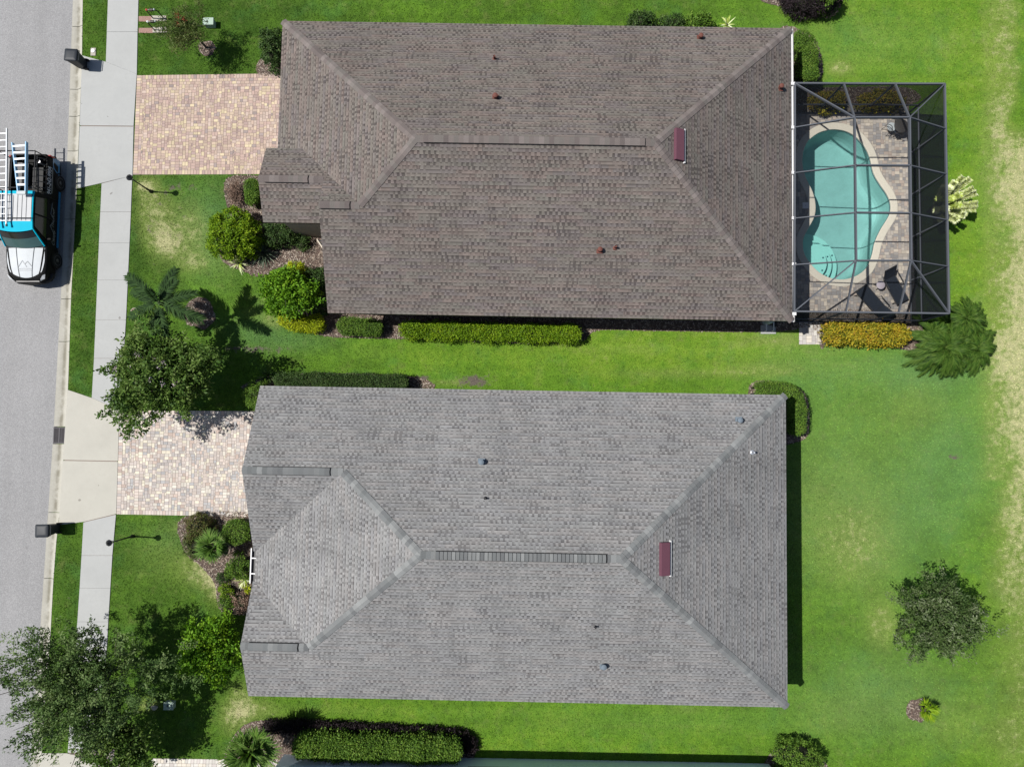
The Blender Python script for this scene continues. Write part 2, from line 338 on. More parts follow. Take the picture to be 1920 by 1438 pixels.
class MB:
    def __init__(s): s.v = []; s.f = []; s.m = []; s.c = None
    def add(s, vs, fs, mi=0):
        b = len(s.v); s.v += [tuple(map(float, v)) for v in vs]; s.f += [[i + b for i in f] for f in fs]; s.m += [mi] * len(fs); return s
    def box(s, c, size, rot=0., mi=0, tf=None, taper=1.):
        hx, hy, hz = [q / 2 for q in size]; cr, sr = math.cos(rot), math.sin(rot); vs = []
        for dz in (-1, 1):
            k = taper if dz > 0 else 1.
            for dx, dy in ((-1, -1), (1, -1), (1, 1), (-1, 1)):
                x, y = dx * hx * k, dy * hy * k; vs.append((c[0] + x * cr - y * sr, c[1] + x * sr + y * cr, c[2] + dz * hz))
        return s.add(vs, [[3, 2, 1, 0], [4, 5, 6, 7], [0, 1, 5, 4], [1, 2, 6, 5], [2, 3, 7, 6], [3, 0, 4, 7]], mi)
    def prism(s, pl, z0, z1, mi=0):
        pl = [(p[0], p[1]) for p in pl]
        a = sum(pl[i][0] * pl[(i + 1) % len(pl)][1] - pl[(i + 1) % len(pl)][0] * pl[i][1] for i in range(len(pl)))
        if a < 0: pl = pl[::-1]
        n = len(pl); vs = [(x, y, z0) for x, y in pl] + [(x, y, z1) for x, y in pl]
        return s.add(vs, [list(range(n - 1, -1, -1)), list(range(n, 2 * n))] + [[i, (i + 1) % n, n + (i + 1) % n, n + i] for i in range(n)], mi)
    def beam(s, a, b, wd, h, mi=0):
        """rectangular bar from a to b, width wd sideways, h upright"""
        a, b = np.array(a, float), np.array(b, float); d = b - a; d /= np.linalg.norm(d)
        sd = np.cross(d, [0, 0, 1.]); 
        if np.linalg.norm(sd) < 1e-4: sd = np.array([1., 0, 0])
        sd /= np.linalg.norm(sd); up = np.cross(sd, d); vs = []
        for p in (a, b):
            for i, j in ((-1, -1), (1, -1), (1, 1), (-1, 1)): vs.append(p + sd * i * wd / 2 + up * j * h / 2)
        return s.add(vs, [[3, 2, 1, 0], [4, 5, 6, 7], [0, 1, 5, 4], [1, 2, 6, 5], [2, 3, 7, 6], [3, 0, 4, 7]], mi)
    def tube(s, pts, r, n=8, mi=0, caps=True):
        pts = [np.array(p, float) for p in pts]; rs = r if isinstance(r, (list, tuple, np.ndarray)) else [r] * len(pts); vs = []; fs = []
        ref = np.array([.31, .17, .93])
        for i, p in enumerate(pts):
            d = pts[min(i + 1, len(pts) - 1)] - pts[max(i - 1, 0)]; d /= np.linalg.norm(d) + 1e-9
            a = np.cross(d, ref); 
            if np.linalg.norm(a) < 1e-3: a = np.cross(d, [1, 0, 0])
            a /= np.linalg.norm(a); b = np.cross(d, a)
            for k in range(n): t = 2 * math.pi * k / n; vs.append(p + (a * math.cos(t) + b * math.sin(t)) * rs[i])
        for i in range(len(pts) - 1):
            for k in range(n): fs.append([i * n + k, i * n + (k + 1) % n, (i + 1) * n + (k + 1) % n, (i + 1) * n + k])
        if caps: fs += [list(range(n - 1, -1, -1)), list(range((len(pts) - 1) * n, len(pts) * n))]
        return s.add(vs, fs, mi)
    def lathe(s, c, prof, n=20, mi=0, axis=None):
        """prof: (radius, height) list round an axis through c"""
        ax = np.array([0, 0, 1.]) if axis is None else np.array(axis, float) / np.linalg.norm(axis)
        a = np.cross(ax, [1., 0, 0]); 
        if np.linalg.norm(a) < 1e-3: a = np.cross(ax, [0, 1., 0])
        a /= np.linalg.norm(a); b = np.cross(ax, a); c = np.array(c, float); vs = []; fs = []
        for r, h in prof:
            for k in range(n): t = 2 * math.pi * k / n; vs.append(c + ax * h + (a * math.cos(t) + b * math.sin(t)) * max(r, 1e-4))
        for i in range(len(prof) - 1):
            for k in range(n): fs.append([i * n + k, i * n + (k + 1) % n, (i + 1) * n + (k + 1) % n, (i + 1) * n + k])
        fs += [list(range(n - 1, -1, -1)), list(range((len(prof) - 1) * n, len(prof) * n))]
        return s.add(vs, fs, mi)
    def quad(s, a, b, c, d, mi=0): return s.add([a, b, c, d], [[0, 1, 2, 3]], mi)
    def build(s, name, mats, parent=None, smooth=False, bevel=0., label=None):
        if not isinstance(mats, (list, tuple)): mats = [mats]
        o = mesh_np(name, np.array(s.v), s.f, mats, parent, midx=s.m, smooth=smooth)
        if bevel:
            b = o.modifiers.new('bevel', 'BEVEL'); b.width = bevel; b.segments = 2; b.limit_method = 'ANGLE'
        if smooth:
            try: o.data.set_sharp_from_angle(angle=math.radians(40))
            except Exception: pass
        if label: o['label'] = label
        return o
def struct(o): o['kind'] = 'structure'; return o

def inside(pts, pl):
    x, y = pts[:, 0], pts[:, 1]; r = np.zeros(len(pts), bool); n = len(pl)
    for i in range(n):
        x0, y0 = pl[i][0], pl[i][1]; x1, y1 = pl[(i + 1) % n][0], pl[(i + 1) % n][1]
        if y0 == y1: continue
        c = ((y0 > y) != (y1 > y)) & (x < (x1 - x0) * (y - y0) / (y1 - y0) + x0); r ^= c
    return r
def smooth_closed(pts, k=6):
    """Catmull-Rom through a closed list of 2-D points"""
    p = np.array(pts, float); n = len(p); out = []
    for i in range(n):
        a, b, c, d = p[i - 1], p[i], p[(i + 1) % n], p[(i + 2) % n]
        for j in range(k):
            t = j / k; out.append(.5 * (2 * b + (c - a) * t + (2 * a - 5 * b + 4 * c - d) * t * t + (3 * b - a - 3 * c + d) * t ** 3))
    return np.array(out)

# ------------------------------------------------------------------ setting: lines along the street
ROADL = [(151, -500), (135, -40), (134.4, 0), (127, 205), (124, 290), (112, 551), (106.8, 643), (98.8, 795), (91.5, 905), (71, 1210), (54, 1438), (51, 1480), (18, 1900)]
VERGEL = [(170, -500), (156, -40), (155, 0), (153.4, 123), (146, 304), (136, 504), (133, 560), (127.6, 725), (116.5, 900), (111.5, 963), (105.5, 1015), (100, 1087), (93.5, 1207), (77, 1424), (73, 1480), (40, 1900)]
WALKL = [(219, -500), (204, -40), (203, 0), (199, 117), (191, 345), (182, 551), (177.6, 660), (172.6, 745), (165, 860), (157, 978), (151.5, 1080), (146, 1162), (135, 1300), (126, 1438), (122, 1480), (88, 1900)]
WALKR = [(278, -500), (261, -40), (260, 0), (257, 117), (249, 321), (245.5, 409), (239, 551), (235, 635), (224, 768), (219, 937), (213, 1012), (206, 1124), (192.7, 1349), (187, 1438), (184, 1480), (150, 1900)]
def line_fn(px):
    w_ = np.array([P(a, b)[:2] for a, b in px]); o = np.argsort(w_[:, 1]); ys, xs = w_[o, 1], w_[o, 0]
    return lambda y: np.interp(y, ys, xs)
fr, fv_, fl, fR = line_fn(ROADL), line_fn(VERGEL), line_fn(WALKL), line_fn(WALKR)
Y = lambda py, px=180: P(px, py)[1]
YT, YB = Y(-450), Y(1850)

# road
mb = MB(); ys = np.linspace(YB, YT, 60)
pl = [(fr(y) + .02, y) for y in ys] + [(-70, YT), (-70, YB)]
mb.add([(x, y, -.10) for x, y in pl], [list(range(len(pl)))]); struct(mb.build('road', M['asphalt']))
# kerb with a rolled gutter, cast in lengths
V, F, A = [], [], []
prof = [(0, -.13, 0), (.0, -.094, .25), (.16, -.102, .1), (.34, -.113, .35), (.5, -.118, 1), (.62, -.112, .9), (.74, -.08, .3), (.88, -.03, .1), (1, .0, 0), (1., -.13, 0)]
joints = [Y(p) for p in (-450, -240, -80, 48, 166, 217, 282, 410, 560, 640, 800, 832, 961, 1085, 1230, 1400, 1560, 1700, 1850)]
for y0, y1 in zip(joints[:-1], joints[1:]):
    if abs(y0 - Y(800)) < .01: continue                                   # the storm drain sits here
    yy = np.linspace(y0 - .012, y1 + .012, 8); b = len(V)
    for y in yy:
        for t, z, s in prof: V.append((fr(y) + t * (fv_(y) - fr(y)), y, z)); A.append(s)
    k = len(prof)
    for i in range(7):
        for j in range(k - 1): F.append([b + i * k + j, b + (i + 1) * k + j, b + (i + 1) * k + j + 1, b + i * k + j + 1])
    F += [[b + j for j in range(k)], [b + 7 * k + j for j in range(k - 1, -1, -1)]]
struct(mesh_np('kerb', V, F, M['gutter'], attrs={'rnd': A}))
# storm drain grate
g0, g1 = Y(800) - .02, Y(832) + .02; xa, xb = fr(Y(816)) + .02, fv_(Y(816)) - .02
t = thing('storm_drain', 'rectangular iron storm drain grate set in the kerb gutter', 'storm drain', ((xa + xb) / 2, (g0 + g1) / 2, -.1))
mb = MB(); mb.box(((xa + xb) / 2, (g0 + g1) / 2, -.22), (xb - xa, abs(g0 - g1), .02)); mb.build('drain_pit', M['ventgap'], t)
mb = MB()
for x in (xa + .03, (xa + xb) / 2, xb - .03): mb.box((x, (g0 + g1) / 2, -.075), (.045, abs(g0 - g1), .05))
for k in range(16):
    y = g1 + (g0 - g1) * (k + .5) / 16; mb.box(((xa + xb) / 2, y, -.08), (xb - xa - .02, .022, .035))
for y in (g0 - .02, g1 + .02): mb.box(((xa + xb) / 2, y, -.074), (xb - xa, .05, .052))
mb.build('grate', M['grate'], t)

# sidewalk slabs and driveway aprons
mb = MB(); ys = np.linspace(YB, YT, 40)
for y0, y1 in zip(ys[:-1], ys[1:]): mb.quad((fl(y0) + .03, y0, .005), (fR(y0) - .03, y0, .005), (fR(y1) - .03, y1, .005), (fl(y1) + .03, y1, .005))
mb.add(poly([(250, 140), (155.5, 110), (148, 353), (245, 330)], .009), [[0, 1, 2, 3]]); mb.add(poly([(222, 768), (130, 735), (112, 982), (216, 963)], .009), [[0, 1, 2, 3]])
struct(mb.build('walk_bedding', M['joint']))
def slab(mb, pl, z1=.03, gap=.004):
    c = np.mean([p[:2] for p in pl], axis=0)
    q = []
    for p in pl:
        d = np.array(p[:2]) - c; q.append(np.array(p[:2]) - d / np.linalg.norm(d) * gap)
    mb.prism(q, -.15, z1)
mb = MB()
def walk_run(y_list):
    for a, b in zip(y_list[:-1], y_list[1:]):
        ya, yb = Y(a) - .004, Y(b) + .004
        mb.prism([(fl(ya), ya), (fR(ya), ya), (fR(yb), yb), (fl(yb), yb)], -.15, .03)
walk_run([-450, -380, -320, -250, -180, -60, 0, 61])
slab(mb, [(fl(Y(61)), Y(61) - .006), (fR(Y(61)), Y(61) - .006), P(257, 140), P(199, 117)])
slab(mb, [P(191, 345), P(248.5, 330), (fR(Y(398)), Y(398) + .006), (fl(Y(398)), Y(398) + .006)])
walk_run([398, 456, 525.5, 600, 672])
slab(mb, [(fl(Y(672)), Y(672) - .006), (fR(Y(672)), Y(672) - .006), P(224, 768), P(172.6, 746)])
slab(mb, [P(157, 979), P(218, 964.5), (fR(Y(1041)), Y(1041) + .006), (fl(Y(1041)), Y(1041) + .006)])
walk_run([1041, 1102, 1165, 1230, 1295, 1360, 1410]); walk_run([1562, 1630, 1700, 1770, 1848])
struct(mb.build('sidewalk', M['walk']))
mb = MB()
slab(mb, [P(154.5, 105), P(199, 117), P(257, 140), P(251, 237), P(150, 236)])
slab(mb, [P(150, 237.5), P(251, 238.5), P(249, 330), P(191, 344), P(145.5, 354)])
struct(mb.build('driveway_apron', M['walk']))
mb = MB()
slab(mb, [P(128, 731), P(172.6, 746), P(224, 768), P(221.7, 864), P(118.5, 862)])
slab(mb, [P(118.4, 863.5), P(221.6, 865.5), P(218.5, 963), P(157, 978), P(110.5, 984)])
slab(mb, [P(78, 1411), P(126, 1411), P(186, 1425), P(180, 1560), P(68, 1560)])
struct(mb.build('driveway_apron', M['apron']))

# pavers: random ashlar of squares and oblongs, every stone with its own colour
def pavers(name, corners, unit, palette, z=.014, hole=None, border=True, seed=1, keep=None):
    rng = random.Random(seed); q = [P(a, b)[:2] for a, b in corners]
    lu, lv = np.linalg.norm(q[1] - q[0]), np.linalg.norm(q[3] - q[0]); nu, nv = int(lu / unit), int(lv / unit)
    occ = np.zeros((nv, nu), bool); tiles = []
    if border:
        for (i0, i1, j0, j1, hor) in ((0, 3, 0, nv, False), (0, nu, 0, 3, True), (0, nu, nv - 3, nv, True)):
            i, j = i0, j0
            while (i < i1 if hor else j < j1):
                wd, hh = (2, 3) if hor else (3, 2)
                wd, hh = min(wd, nu - i), min(hh, nv - j)
                if not occ[j:j + hh, i:i + wd].any(): tiles.append((i, j, wd, hh)); occ[j:j + hh, i:i + wd] = True
                if hor: i += 2
                else: j += 2
    for j in range(nv):
        for i in range(nu):
            if occ[j, i]: continue
            opts = [(2, 2), (3, 2), (3, 2), (3, 2), (2, 3)]; rng.shuffle(opts)
            for wd, hh in opts + [(2, 1), (1, 2), (1, 1)]:
                if i + wd <= nu and j + hh <= nv and not occ[j:j + hh, i:i + wd].any():
                    tiles.append((i, j, wd, hh)); occ[j:j + hh, i:i + wd] = True; break
    V, F, C = [], [], []; g = .006 / unit
    pal = [c for c, wt in palette for _ in range(wt)]
    def bl(a, b):
        a /= nu; b /= nv; return q[0] * (1 - a) * (1 - b) + q[1] * a * (1 - b) + q[2] * a * b + q[3] * (1 - a) * b
    tilesxy = [(bl(i + g, j + g), bl(i + w_ - g, j + g), bl(i + w_ - g, j + h_ - g), bl(i + g, j + h_ - g)) for i, j, w_, h_ in tiles]
    for tl in tilesxy:
        c = np.mean(tl, axis=0)
        if hole is not None and inside(c[None], hole)[0]: continue
        if keep is not None and not keep(c): continue
        dz = rng.uniform(0, .004); b = len(V); k = rng.uniform(.86, 1.12); col = np.array(rng.choice(pal)) * k
        V += [(p[0], p[1], z + dz + rng.uniform(-.0015, .0015)) for p in tl[::-1]] + [(p[0], p[1], z - .02) for p in tl[::-1]]
        F += [[b, b + 1, b + 2, b + 3]] + [[b + n_, b + 4 + n_, b + 4 + (n_ + 1) % 4, b + (n_ + 1) % 4] for n_ in range(4)]
        C += [col] * 8
    return mesh_np(name, V, F, M['paver'], attrs={'col': C})
warm = [((.36, .285, .215), 4), ((.32, .245, .2), 6), ((.3, .22, .19), 5), ((.39, .325, .22), 3), ((.275, .205, .185), 3), ((.22, .18, .17), 1), ((.34, .27, .23), 4)]
cool = [((.42, .39, .345), 4), ((.35, .31, .285), 5), ((.3, .275, .262), 4), ((.38, .33, .295), 5), ((.27, .265, .265), 2), ((.44, .405, .33), 3), ((.335, .27, .235), 2)]
deckp = [((.28, .255, .225), 4), ((.22, .205, .19), 4), ((.34, .305, .255), 3), ((.18, .175, .172), 3), ((.28, .235, .2), 2)]
DR1 = [(257, 142), (556, 138), (552, 327), (249.5, 328)]
DR2 = [(224, 769), (508, 771), (500, 969), (218.5, 964)]
def sheet(name, px, z, m): 
    return struct(MB().add(poly(px, z), [list(range(len(px)))[::-1]]).build(name, m))
for nm, D_, pal, sd in (('paver_driveway', DR1, warm, 3), ('paver_driveway', DR2, cool, 5)):
    struct(pavers(nm, D_, .07, pal, seed=sd)); sheet('paver_sand', D_, .006, M['joint'])
DR3 = [(285, 1421), (520, 1424), (515, 1560), (275, 1560)]
struct(pavers('paver_driveway', DR3, .07, [((.42, .4, .37), 5), ((.36, .33, .31), 3), ((.46, .42, .36), 3)], seed=8)); sheet('paver_sand', DR3, .006, M['joint'])
LAND = [(1498, 603), (1539, 603), (1539, 646), (1498, 646)]
struct(pavers('paver_landing', LAND, .085, [((.36, .345, .32), 3), ((.31, .295, .28), 3), ((.4, .37, .32), 2)], seed=9, border=False)); sheet('paver_sand', LAND, .006, M['joint'])

# ------------------------------------------------------------------ pool and deck (deck and lawn are left open over it)
c6 = lambda x, y: (1460 + x / 2.397, 120 + y / 2.397)
POOL = [P(*c6(x, y))[:2] for x, y in [(250, 293), (300, 301), (345, 325), (385, 368), (410, 418), (428, 490), (456, 540), (483, 578), (499, 610), (505, 642), (501, 674), (486, 704),
        (459, 747), (433, 805), (421, 860), (396, 918), (350, 955), (290, 972), (230, 965), (180, 940), (140, 900), (110, 850), (106, 790), (130, 738), (155, 690), (162, 640), (150, 580), (121, 520), (104, 460), (106, 400), (126, 350), (168, 314), (210, 298)]]
POOL = smooth_closed(POOL, 4)
def offset(pl, d):
    out = []; n = len(pl)
    for i in range(n):
        tg = pl[(i + 1) % n] - pl[i - 1]; tg /= np.linalg.norm(tg); out.append(pl[i] + np.array([tg[1], -tg[0]]) * d)
    return np.array(out)
_a = sum(POOL[i][0] * POOL[(i + 1) % len(POOL)][1] - POOL[(i + 1) % len(POOL)][0] * POOL[i][1] for i in range(len(POOL)))
if _a < 0: POOL = POOL[::-1]
COPE = offset(POOL, .31)
DECKPX = [(1440, 196), (1703, 198), (1705, 603), (1440, 603)]
# ------------------------------------------------------------------ ground sheet with lawn
DECK = [P(a, b)[:2] for a, b in DECKPX]
patches = [  # px, py, rx, ry, channel (0 dry, 1 bright, 2 soil), amount
 (290, 400, 38, 50, 0, .52), (275, 350, 22, 20, 0, .5), (312, 455, 28, 26, 0, .6), (365, 490, 26, 20, 0, .45), (360, 405, 30, 40, 0, .25), (470, 585, 25, 14, 0, .3), (512, 600, 24, 14, 0, .55),
 (500, 560, 18, 14, 0, .4), (330, 350, 12, 9, 2, .4), (362, 353, 12, 8, 2, .4), (312, 362, 12, 12, 2, .25), (345, 402, 7, 7, 2, .45), (470, 655, 95, 7, 2, .55), (890, 714, 34, 11, 2, .8), (792, 712, 18, 9, 2, .8), (850, 718, 60, 6, 0, .5),
 (395, 1068, 50, 36, 0, .72), (300, 1040, 70, 60, 0, .22), (345, 985, 25, 14, 0, .35), (412, 1105, 22, 30, 0, .6), (470, 1330, 48, 22, 0, .45), (440, 1350, 30, 30, 0, .45), (450, 1300, 22, 30, 0, .4),
 (1590, 920, 150, 190, 0, .2), (1500, 980, 60, 120, 0, .1), (1230, 700, 200, 14, 0, .15), (1700, 1300, 150, 90, 0, .16), (255, 480, 10, 140, 1, -.25), (420, 480, 30, 60, 0, .2), (330, 470, 60, 70, 0, .2), (1800, 850, 100, 140, 3, .62), (1560, 900, 160, 220, 3, .45), (1650, 1300, 160, 90, 3, .5), (1740, 690, 140, 50, 3, .6), (1500, 690, 90, 60, 3, .3), (1700, 1000, 90, 120, 3, .35), (1600, 80, 200, 60, 3, .3), (1860, 330, 30, 120, 3, .3), (400, 430, 60, 90, 3, .6), (480, 620, 60, 30, 3, .5), (560, 640, 80, 20, 3, .4), (330, 1010, 70, 30, 3, .3), (1250, 1350, 300, 30, 3, .2), (335, 352, 50, 14, 2, .12), (300, 378, 16, 10, 2, .4), (322, 440, 24, 14, 2, .35), (285, 425, 12, 16, 2, .35), (372, 440, 40, 30, 0, .2), (265, 345, 10, 8, 0, .4), (1655, 1170, 34, 46, 0, .42), (1610, 1030, 70, 80, 0, .3), (1720, 760, 80, 60, 0, .2), (1575, 128, 28, 16, 0, .6), (1180, 655, 130, 12, 0, .22),
 (1440, 690, 80, 16, 0, .28), (1300, 700, 160, 10, 0, .18), (1788, 855, 12, 8, 2, .5), (1450, 640, 60, 12, 0, .35), (1560, 1340, 90, 60, 0, .15), (700, 660, 60, 20, 0, .15), (620, 1330, 120, 14, 0, .2),
 (1860, 1150, 40, 250, 0, .14), (1800, 1370, 90, 60, 0, .18), (1010, 700, 8, 40, 0, .2), (280, 1320, 25, 18, 0, .5), (930, 1335, 200, 8, 0, .14), (1180, 1362, 260, 5, 0, .2), (1290, 1330, 40, 10, 0, .3),
 (1200, 640, 400, 90, 1, .3), (1650, 880, 260, 420, 1, .1), (1640, 80, 260, 140, 1, .32), (1850, 420, 60, 420, 1, .4), (1000, 1370, 560, 70, 1, .2), (900, 650, 360, 60, 1, .12), (600, 1325, 120, 30, 1, .25),
 (420, 560, 90, 80, 1, .22), (420, 700, 80, 30, 1, .1), (1500, 640, 140, 70, 1, .2), (800, 20, 700, 40, 1, -.1), (380, 90, 140, 120, 1, -.12), (150, 500, 60, 600, 1, -.1), (300, 1050, 80, 60, 1, .05), (1200, 20, 150, 30, 1, -.05)]
def patch_of(xy):
    q = PX(xy); px, py = q[:, 0], q[:, 1]; o = np.zeros((len(xy), 4)); o[:, 1] = np.where(px < 560, .3, .42)
    o[:, 1] = .24 + .22 / (1 + np.exp(-(px - 620) / 60))
    for cx, cy, rx, ry, ch, am in patches: o[:, ch] += am * np.exp(-(((px - cx) / rx) ** 2 + ((py - cy) / ry) ** 2))
    wob = 9 * np.sin(py / 61.) + 6 * np.sin(py / 23. + 1) + 4 * np.sin(py / 9. + 2 + px / 11.)
    strip = 1 / (1 + np.exp(-(px - 1882 - wob) / 11)) * (1 - (1 / (1 + np.exp(-(px - 1897 - wob) / 7))) / (1 + np.exp((py - 255) / 14)))
    o[:, 0] += strip * (.28 + .56 / (1 + np.exp((py - 1050) / 110)))
    o[:, 0] += .3 * np.exp(-((px - 1862) / 26) ** 2) * (py < 900)
    return np.clip(o, 0, 1.2)
gx = np.concatenate([[-400, -160, -70, -40, -32], np.arange(-27, 27.01, .2), [32, 40, 70, 160, 400]])
gy = np.concatenate([[-400, -160, -70, -40, -26], np.arange(-21, 24.01, .2), [30, 40, 70, 160, 400]])
X, Yg = np.meshgrid(gx, gy); Z = np.zeros_like(X)
for j, y in enumerate(gy):
    xl = fv_(y); i = int(np.argmin(abs(gx - xl))); X[j, i] = xl; Z[j, i] = -.015; Z[j, :i] = -.22
nx, ny = len(gx), len(gy); GV = np.column_stack([X.ravel(), Yg.ravel(), Z.ravel()])
I, J = np.meshgrid(np.arange(nx - 1), np.arange(ny - 1)); b = (J * nx + I).ravel()
GF = np.column_stack([b, b + 1, b + nx + 1, b + nx])
inpool = inside(GV[:, :2], POOL)
GF = GF[~inpool[GF].any(axis=1)]
struct(mesh_np('lawn', GV, GF, M['lawn'], attrs={'patch': patch_of(GV[:, :2])}))

# deck base and pavers
t0, t1 = np.array(DECK).min(0), np.array(DECK).max(0)
dx, dy = np.arange(t0[0], t1[0] + .05, .1), np.arange(t0[1], t1[1] + .05, .1); DX, DY = np.meshgrid(dx, dy)
DV = np.column_stack([DX.ravel(), DY.ravel(), np.full(DX.size, .005)]); I, J = np.meshgrid(np.arange(len(dx) - 1), np.arange(len(dy) - 1)); b = (J * len(dx) + I).ravel()
DF = np.column_stack([b, b + 1, b + len(dx) + 1, b + len(dx)]); DF = DF[~inside(DV[:, :2], offset(POOL, .05))[DF].any(axis=1)]
struct(mesh_np('deck_sand', DV, DF, M['joint']))
struct(pavers('pool_deck', DECKPX, .075, deckp, seed=12, border=False, hole=offset(POOL, .2)))

pool_c = POOL.mean(0)
pt = thing('swimming_pool', 'kidney shaped turquoise swimming pool with cream coping and corner steps', 'swimming pool', (*pool_c, 0))
n = len(POOL); ZB = -1.25
V, F = [], []
for d_, z_ in ((0, 0.), (-.01, -.2), (-.03, -.75), (-.07, -.98), (-.14, -1.14), (-.24, -1.22), (-.36, ZB)): V += [(x, y, z_) for x, y in offset(POOL, d_)]
for k in range(6): F += [[k * n + (i + 1) % n, k * n + i, (k + 1) * n + i, (k + 1) * n + (i + 1) % n] for i in range(n)]
F.append(list(range(6 * n, 7 * n)))
mesh_np('basin', V, F, M['plaster'], pt)
M['tileband'] = simple('blue gray waterline tile', (.07, .14, .16), .4, var=.35, scale=30)
V = [(x, y, z_) for z_ in (-.005, -.16) for x, y in offset(POOL, -.012)]
mesh_np('tile_band', V, [[(i + 1) % n, i, n + i, n + (i + 1) % n] for i in range(n)], M['tileband'], pt)
V, F = [], []
ring = [(0., -.12), (-.03, .0), (-.03, .035), (.0, .045), (.29, .045), (.31, .035), (.31, .0)]
for d, z in ring: V += [(x, y, z) for x, y in offset(POOL, d)]
for k in range(len(ring) - 1):
    for i in range(n): F.append([k * n + i, k * n + (i + 1) % n, (k + 1) * n + (i + 1) % n, (k + 1) * n + i])
F = [f[::-1] for f in F]
mesh_np('coping', V, F, M['coping'], pt)
def water():
    n_ = N('pool water'); lw = n_.new('ShaderNodeFresnel'); lw.inputs[0].default_value = 1.33
    p = n_.pos(); nm = n_.bump(n_.noise(p, 2.2, 2), .01, .15)
    tr = n_.new('ShaderNodeBsdfTransparent'); tr.inputs[0].default_value = (.745, .91, .9, 1)
    gl = n_.new('ShaderNodeBsdfGlossy'); gl.inputs['Roughness'].default_value = .06; n_.put(gl.inputs['Normal'], nm)
    m = n_.new('ShaderNodeMixShader'); n_.t.links.new(lw.outputs[0], m.inputs[0]); n_.t.links.new(tr.outputs[0], m.inputs[1]); n_.t.links.new(gl.outputs[0], m.inputs[2])
    return n_.done(m.outputs[0])
M['water'] = water()
mesh_np('water', [(x, y, -.10) for x, y in POOL], [list(range(n))], M['water'], pt)
sc_ = P(*c6(128, 905))[:2]                                       # corner steps: slices of a disc kept inside the basin
M['steppl'] = simple('pale step plaster', (.33, .56, .52), .7, var=.06)
M['tile'] = simple('dark blue tile', (.02, .07, .09), .4)
def ray_len(c, a):
    best = 9.
    d = np.array([math.cos(a), math.sin(a)])
    for i in range(n):
        p, q = POOL[i], POOL[(i + 1) % n]; e = q - p; den = d[0] * e[1] - d[1] * e[0]
        if abs(den) < 1e-9: continue
        t_ = ((p[0] - c[0]) * e[1] - (p[1] - c[1]) * e[0]) / den; s_ = ((p[0] - c[0]) * d[1] - (p[1] - c[1]) * d[0]) / den
        if t_ > 0 and 0 <= s_ <= 1: best = min(best, t_)
    return best
sc_ = sc_ + np.array([.25, .2])
for Rr, zt in ((1.6, -.95), (1.22, -.65), (.85, -.35)):
    pl = [sc_ + min(Rr, ray_len(sc_, a) - .02) * np.array([math.cos(a), math.sin(a)]) for a in np.linspace(0, 2 * math.pi, 60, endpoint=False)]
    s_ = MB().prism(pl, ZB, zt).build('step', M['steppl'], pt)
    for a in (-.55, .35):
        r_ = min(Rr, ray_len(sc_, a)) - .13; c_ = sc_ + r_ * np.array([math.cos(a), math.sin(a)]); MB().box((c_[0], c_[1], zt + .006), (.07, .07, .01), a).build('tile', M['tile'], s_)
c_ = P(1510, 386); tt = thing('skimmer_lid', 'small white square skimmer lid on the deck beside the pool', 'skimmer lid', (c_[0], c_[1], .02))
MB().box((c_[0], c_[1], .03), (.3, .3, .025)).build('lid', M['white'], tt, bevel=.006); MB().lathe((c_[0], c_[1], .043), [(.035, 0), (.03, .008)], 12).build('knob', M['palegray'], tt)

# ------------------------------------------------------------------ mulch beds
def circ(px, py, r, k=14, w_=.15, seed=0):
    rg = random.Random(seed); return [(px + r * (1 + rg.uniform(-w_, w_)) * math.cos(2 * math.pi * i / k), py + r * (1 + rg.uniform(-w_, w_)) * math.sin(2 * math.pi * i / k)) for i in range(k)]
BEDS = {
 'front': [(425, 335), (487, 330), (545, 338), (600, 420), (640, 520), (560, 500), (515, 505), (490, 520), (455, 508), (420, 492), (412, 465), (440, 430), (425, 385)],
 'southside': [(560, 596), (640, 575), (1480, 580), (1480, 620), (1250, 621), (1130, 619), (1105, 628), (1088, 640), (1000, 645), (760, 636), (640, 633), (600, 628), (575, 618)],
 'ne': [(1460, 55), (1512, 62), (1535, 90), (1537, 150), (1460, 152)],
 'top': [(1420, -2), (1470, 14), (1530, 20), (1570, 10), (1590, -40), (1420, -40)],
 'croton': [(1530, 585), (1712, 590), (1722, 652), (1690, 655), (1640, 638), (1560, 642), (1540, 640)],
 'sfront': [(347, 968), (520, 970), (540, 1100), (530, 1145), (420, 1148), (403, 1095), (378, 1062), (345, 1030)],
 'cnorth': [(1550, 165), (1700, 165), (1702, 197), (1450, 196), (1450, 165)],
 'bottom': [(425, 1440), (435, 1385), (460, 1358), (490, 1350), (545, 1352), (600, 1362), (700, 1372), (880, 1378), (892, 1400), (885, 1425), (860, 1432), (535, 1440)],
 'bottomright': [(1435, 1450), (1442, 1415), (1462, 1400), (1495, 1398), (1530, 1410), (1550, 1450)],
 'snorth': [(480, 712), (600, 700), (780, 707), (790, 735), (480, 735)],
 'sne': [(1405, 722), (1480, 722), (1512, 745), (1516, 810), (1490, 830), (1420, 830)],
 'corner': [(488, 112), (530, 95), (530, 140), (484, 139)],
 'palmring': circ(375, 587, 30, seed=1), 'treering': circ(388, 91, 15, seed=2), 'palmettoring': circ(1722, 1330, 22, seed=3),
 'landside': [(1537, 600), (1545, 600), (1545, 650), (1537, 648)],
}
SCOL = [(.18, .135, .105), (.12, .093, .075), (.24, .195, .16), (.08, .063, .052), (.29, .25, .21)]
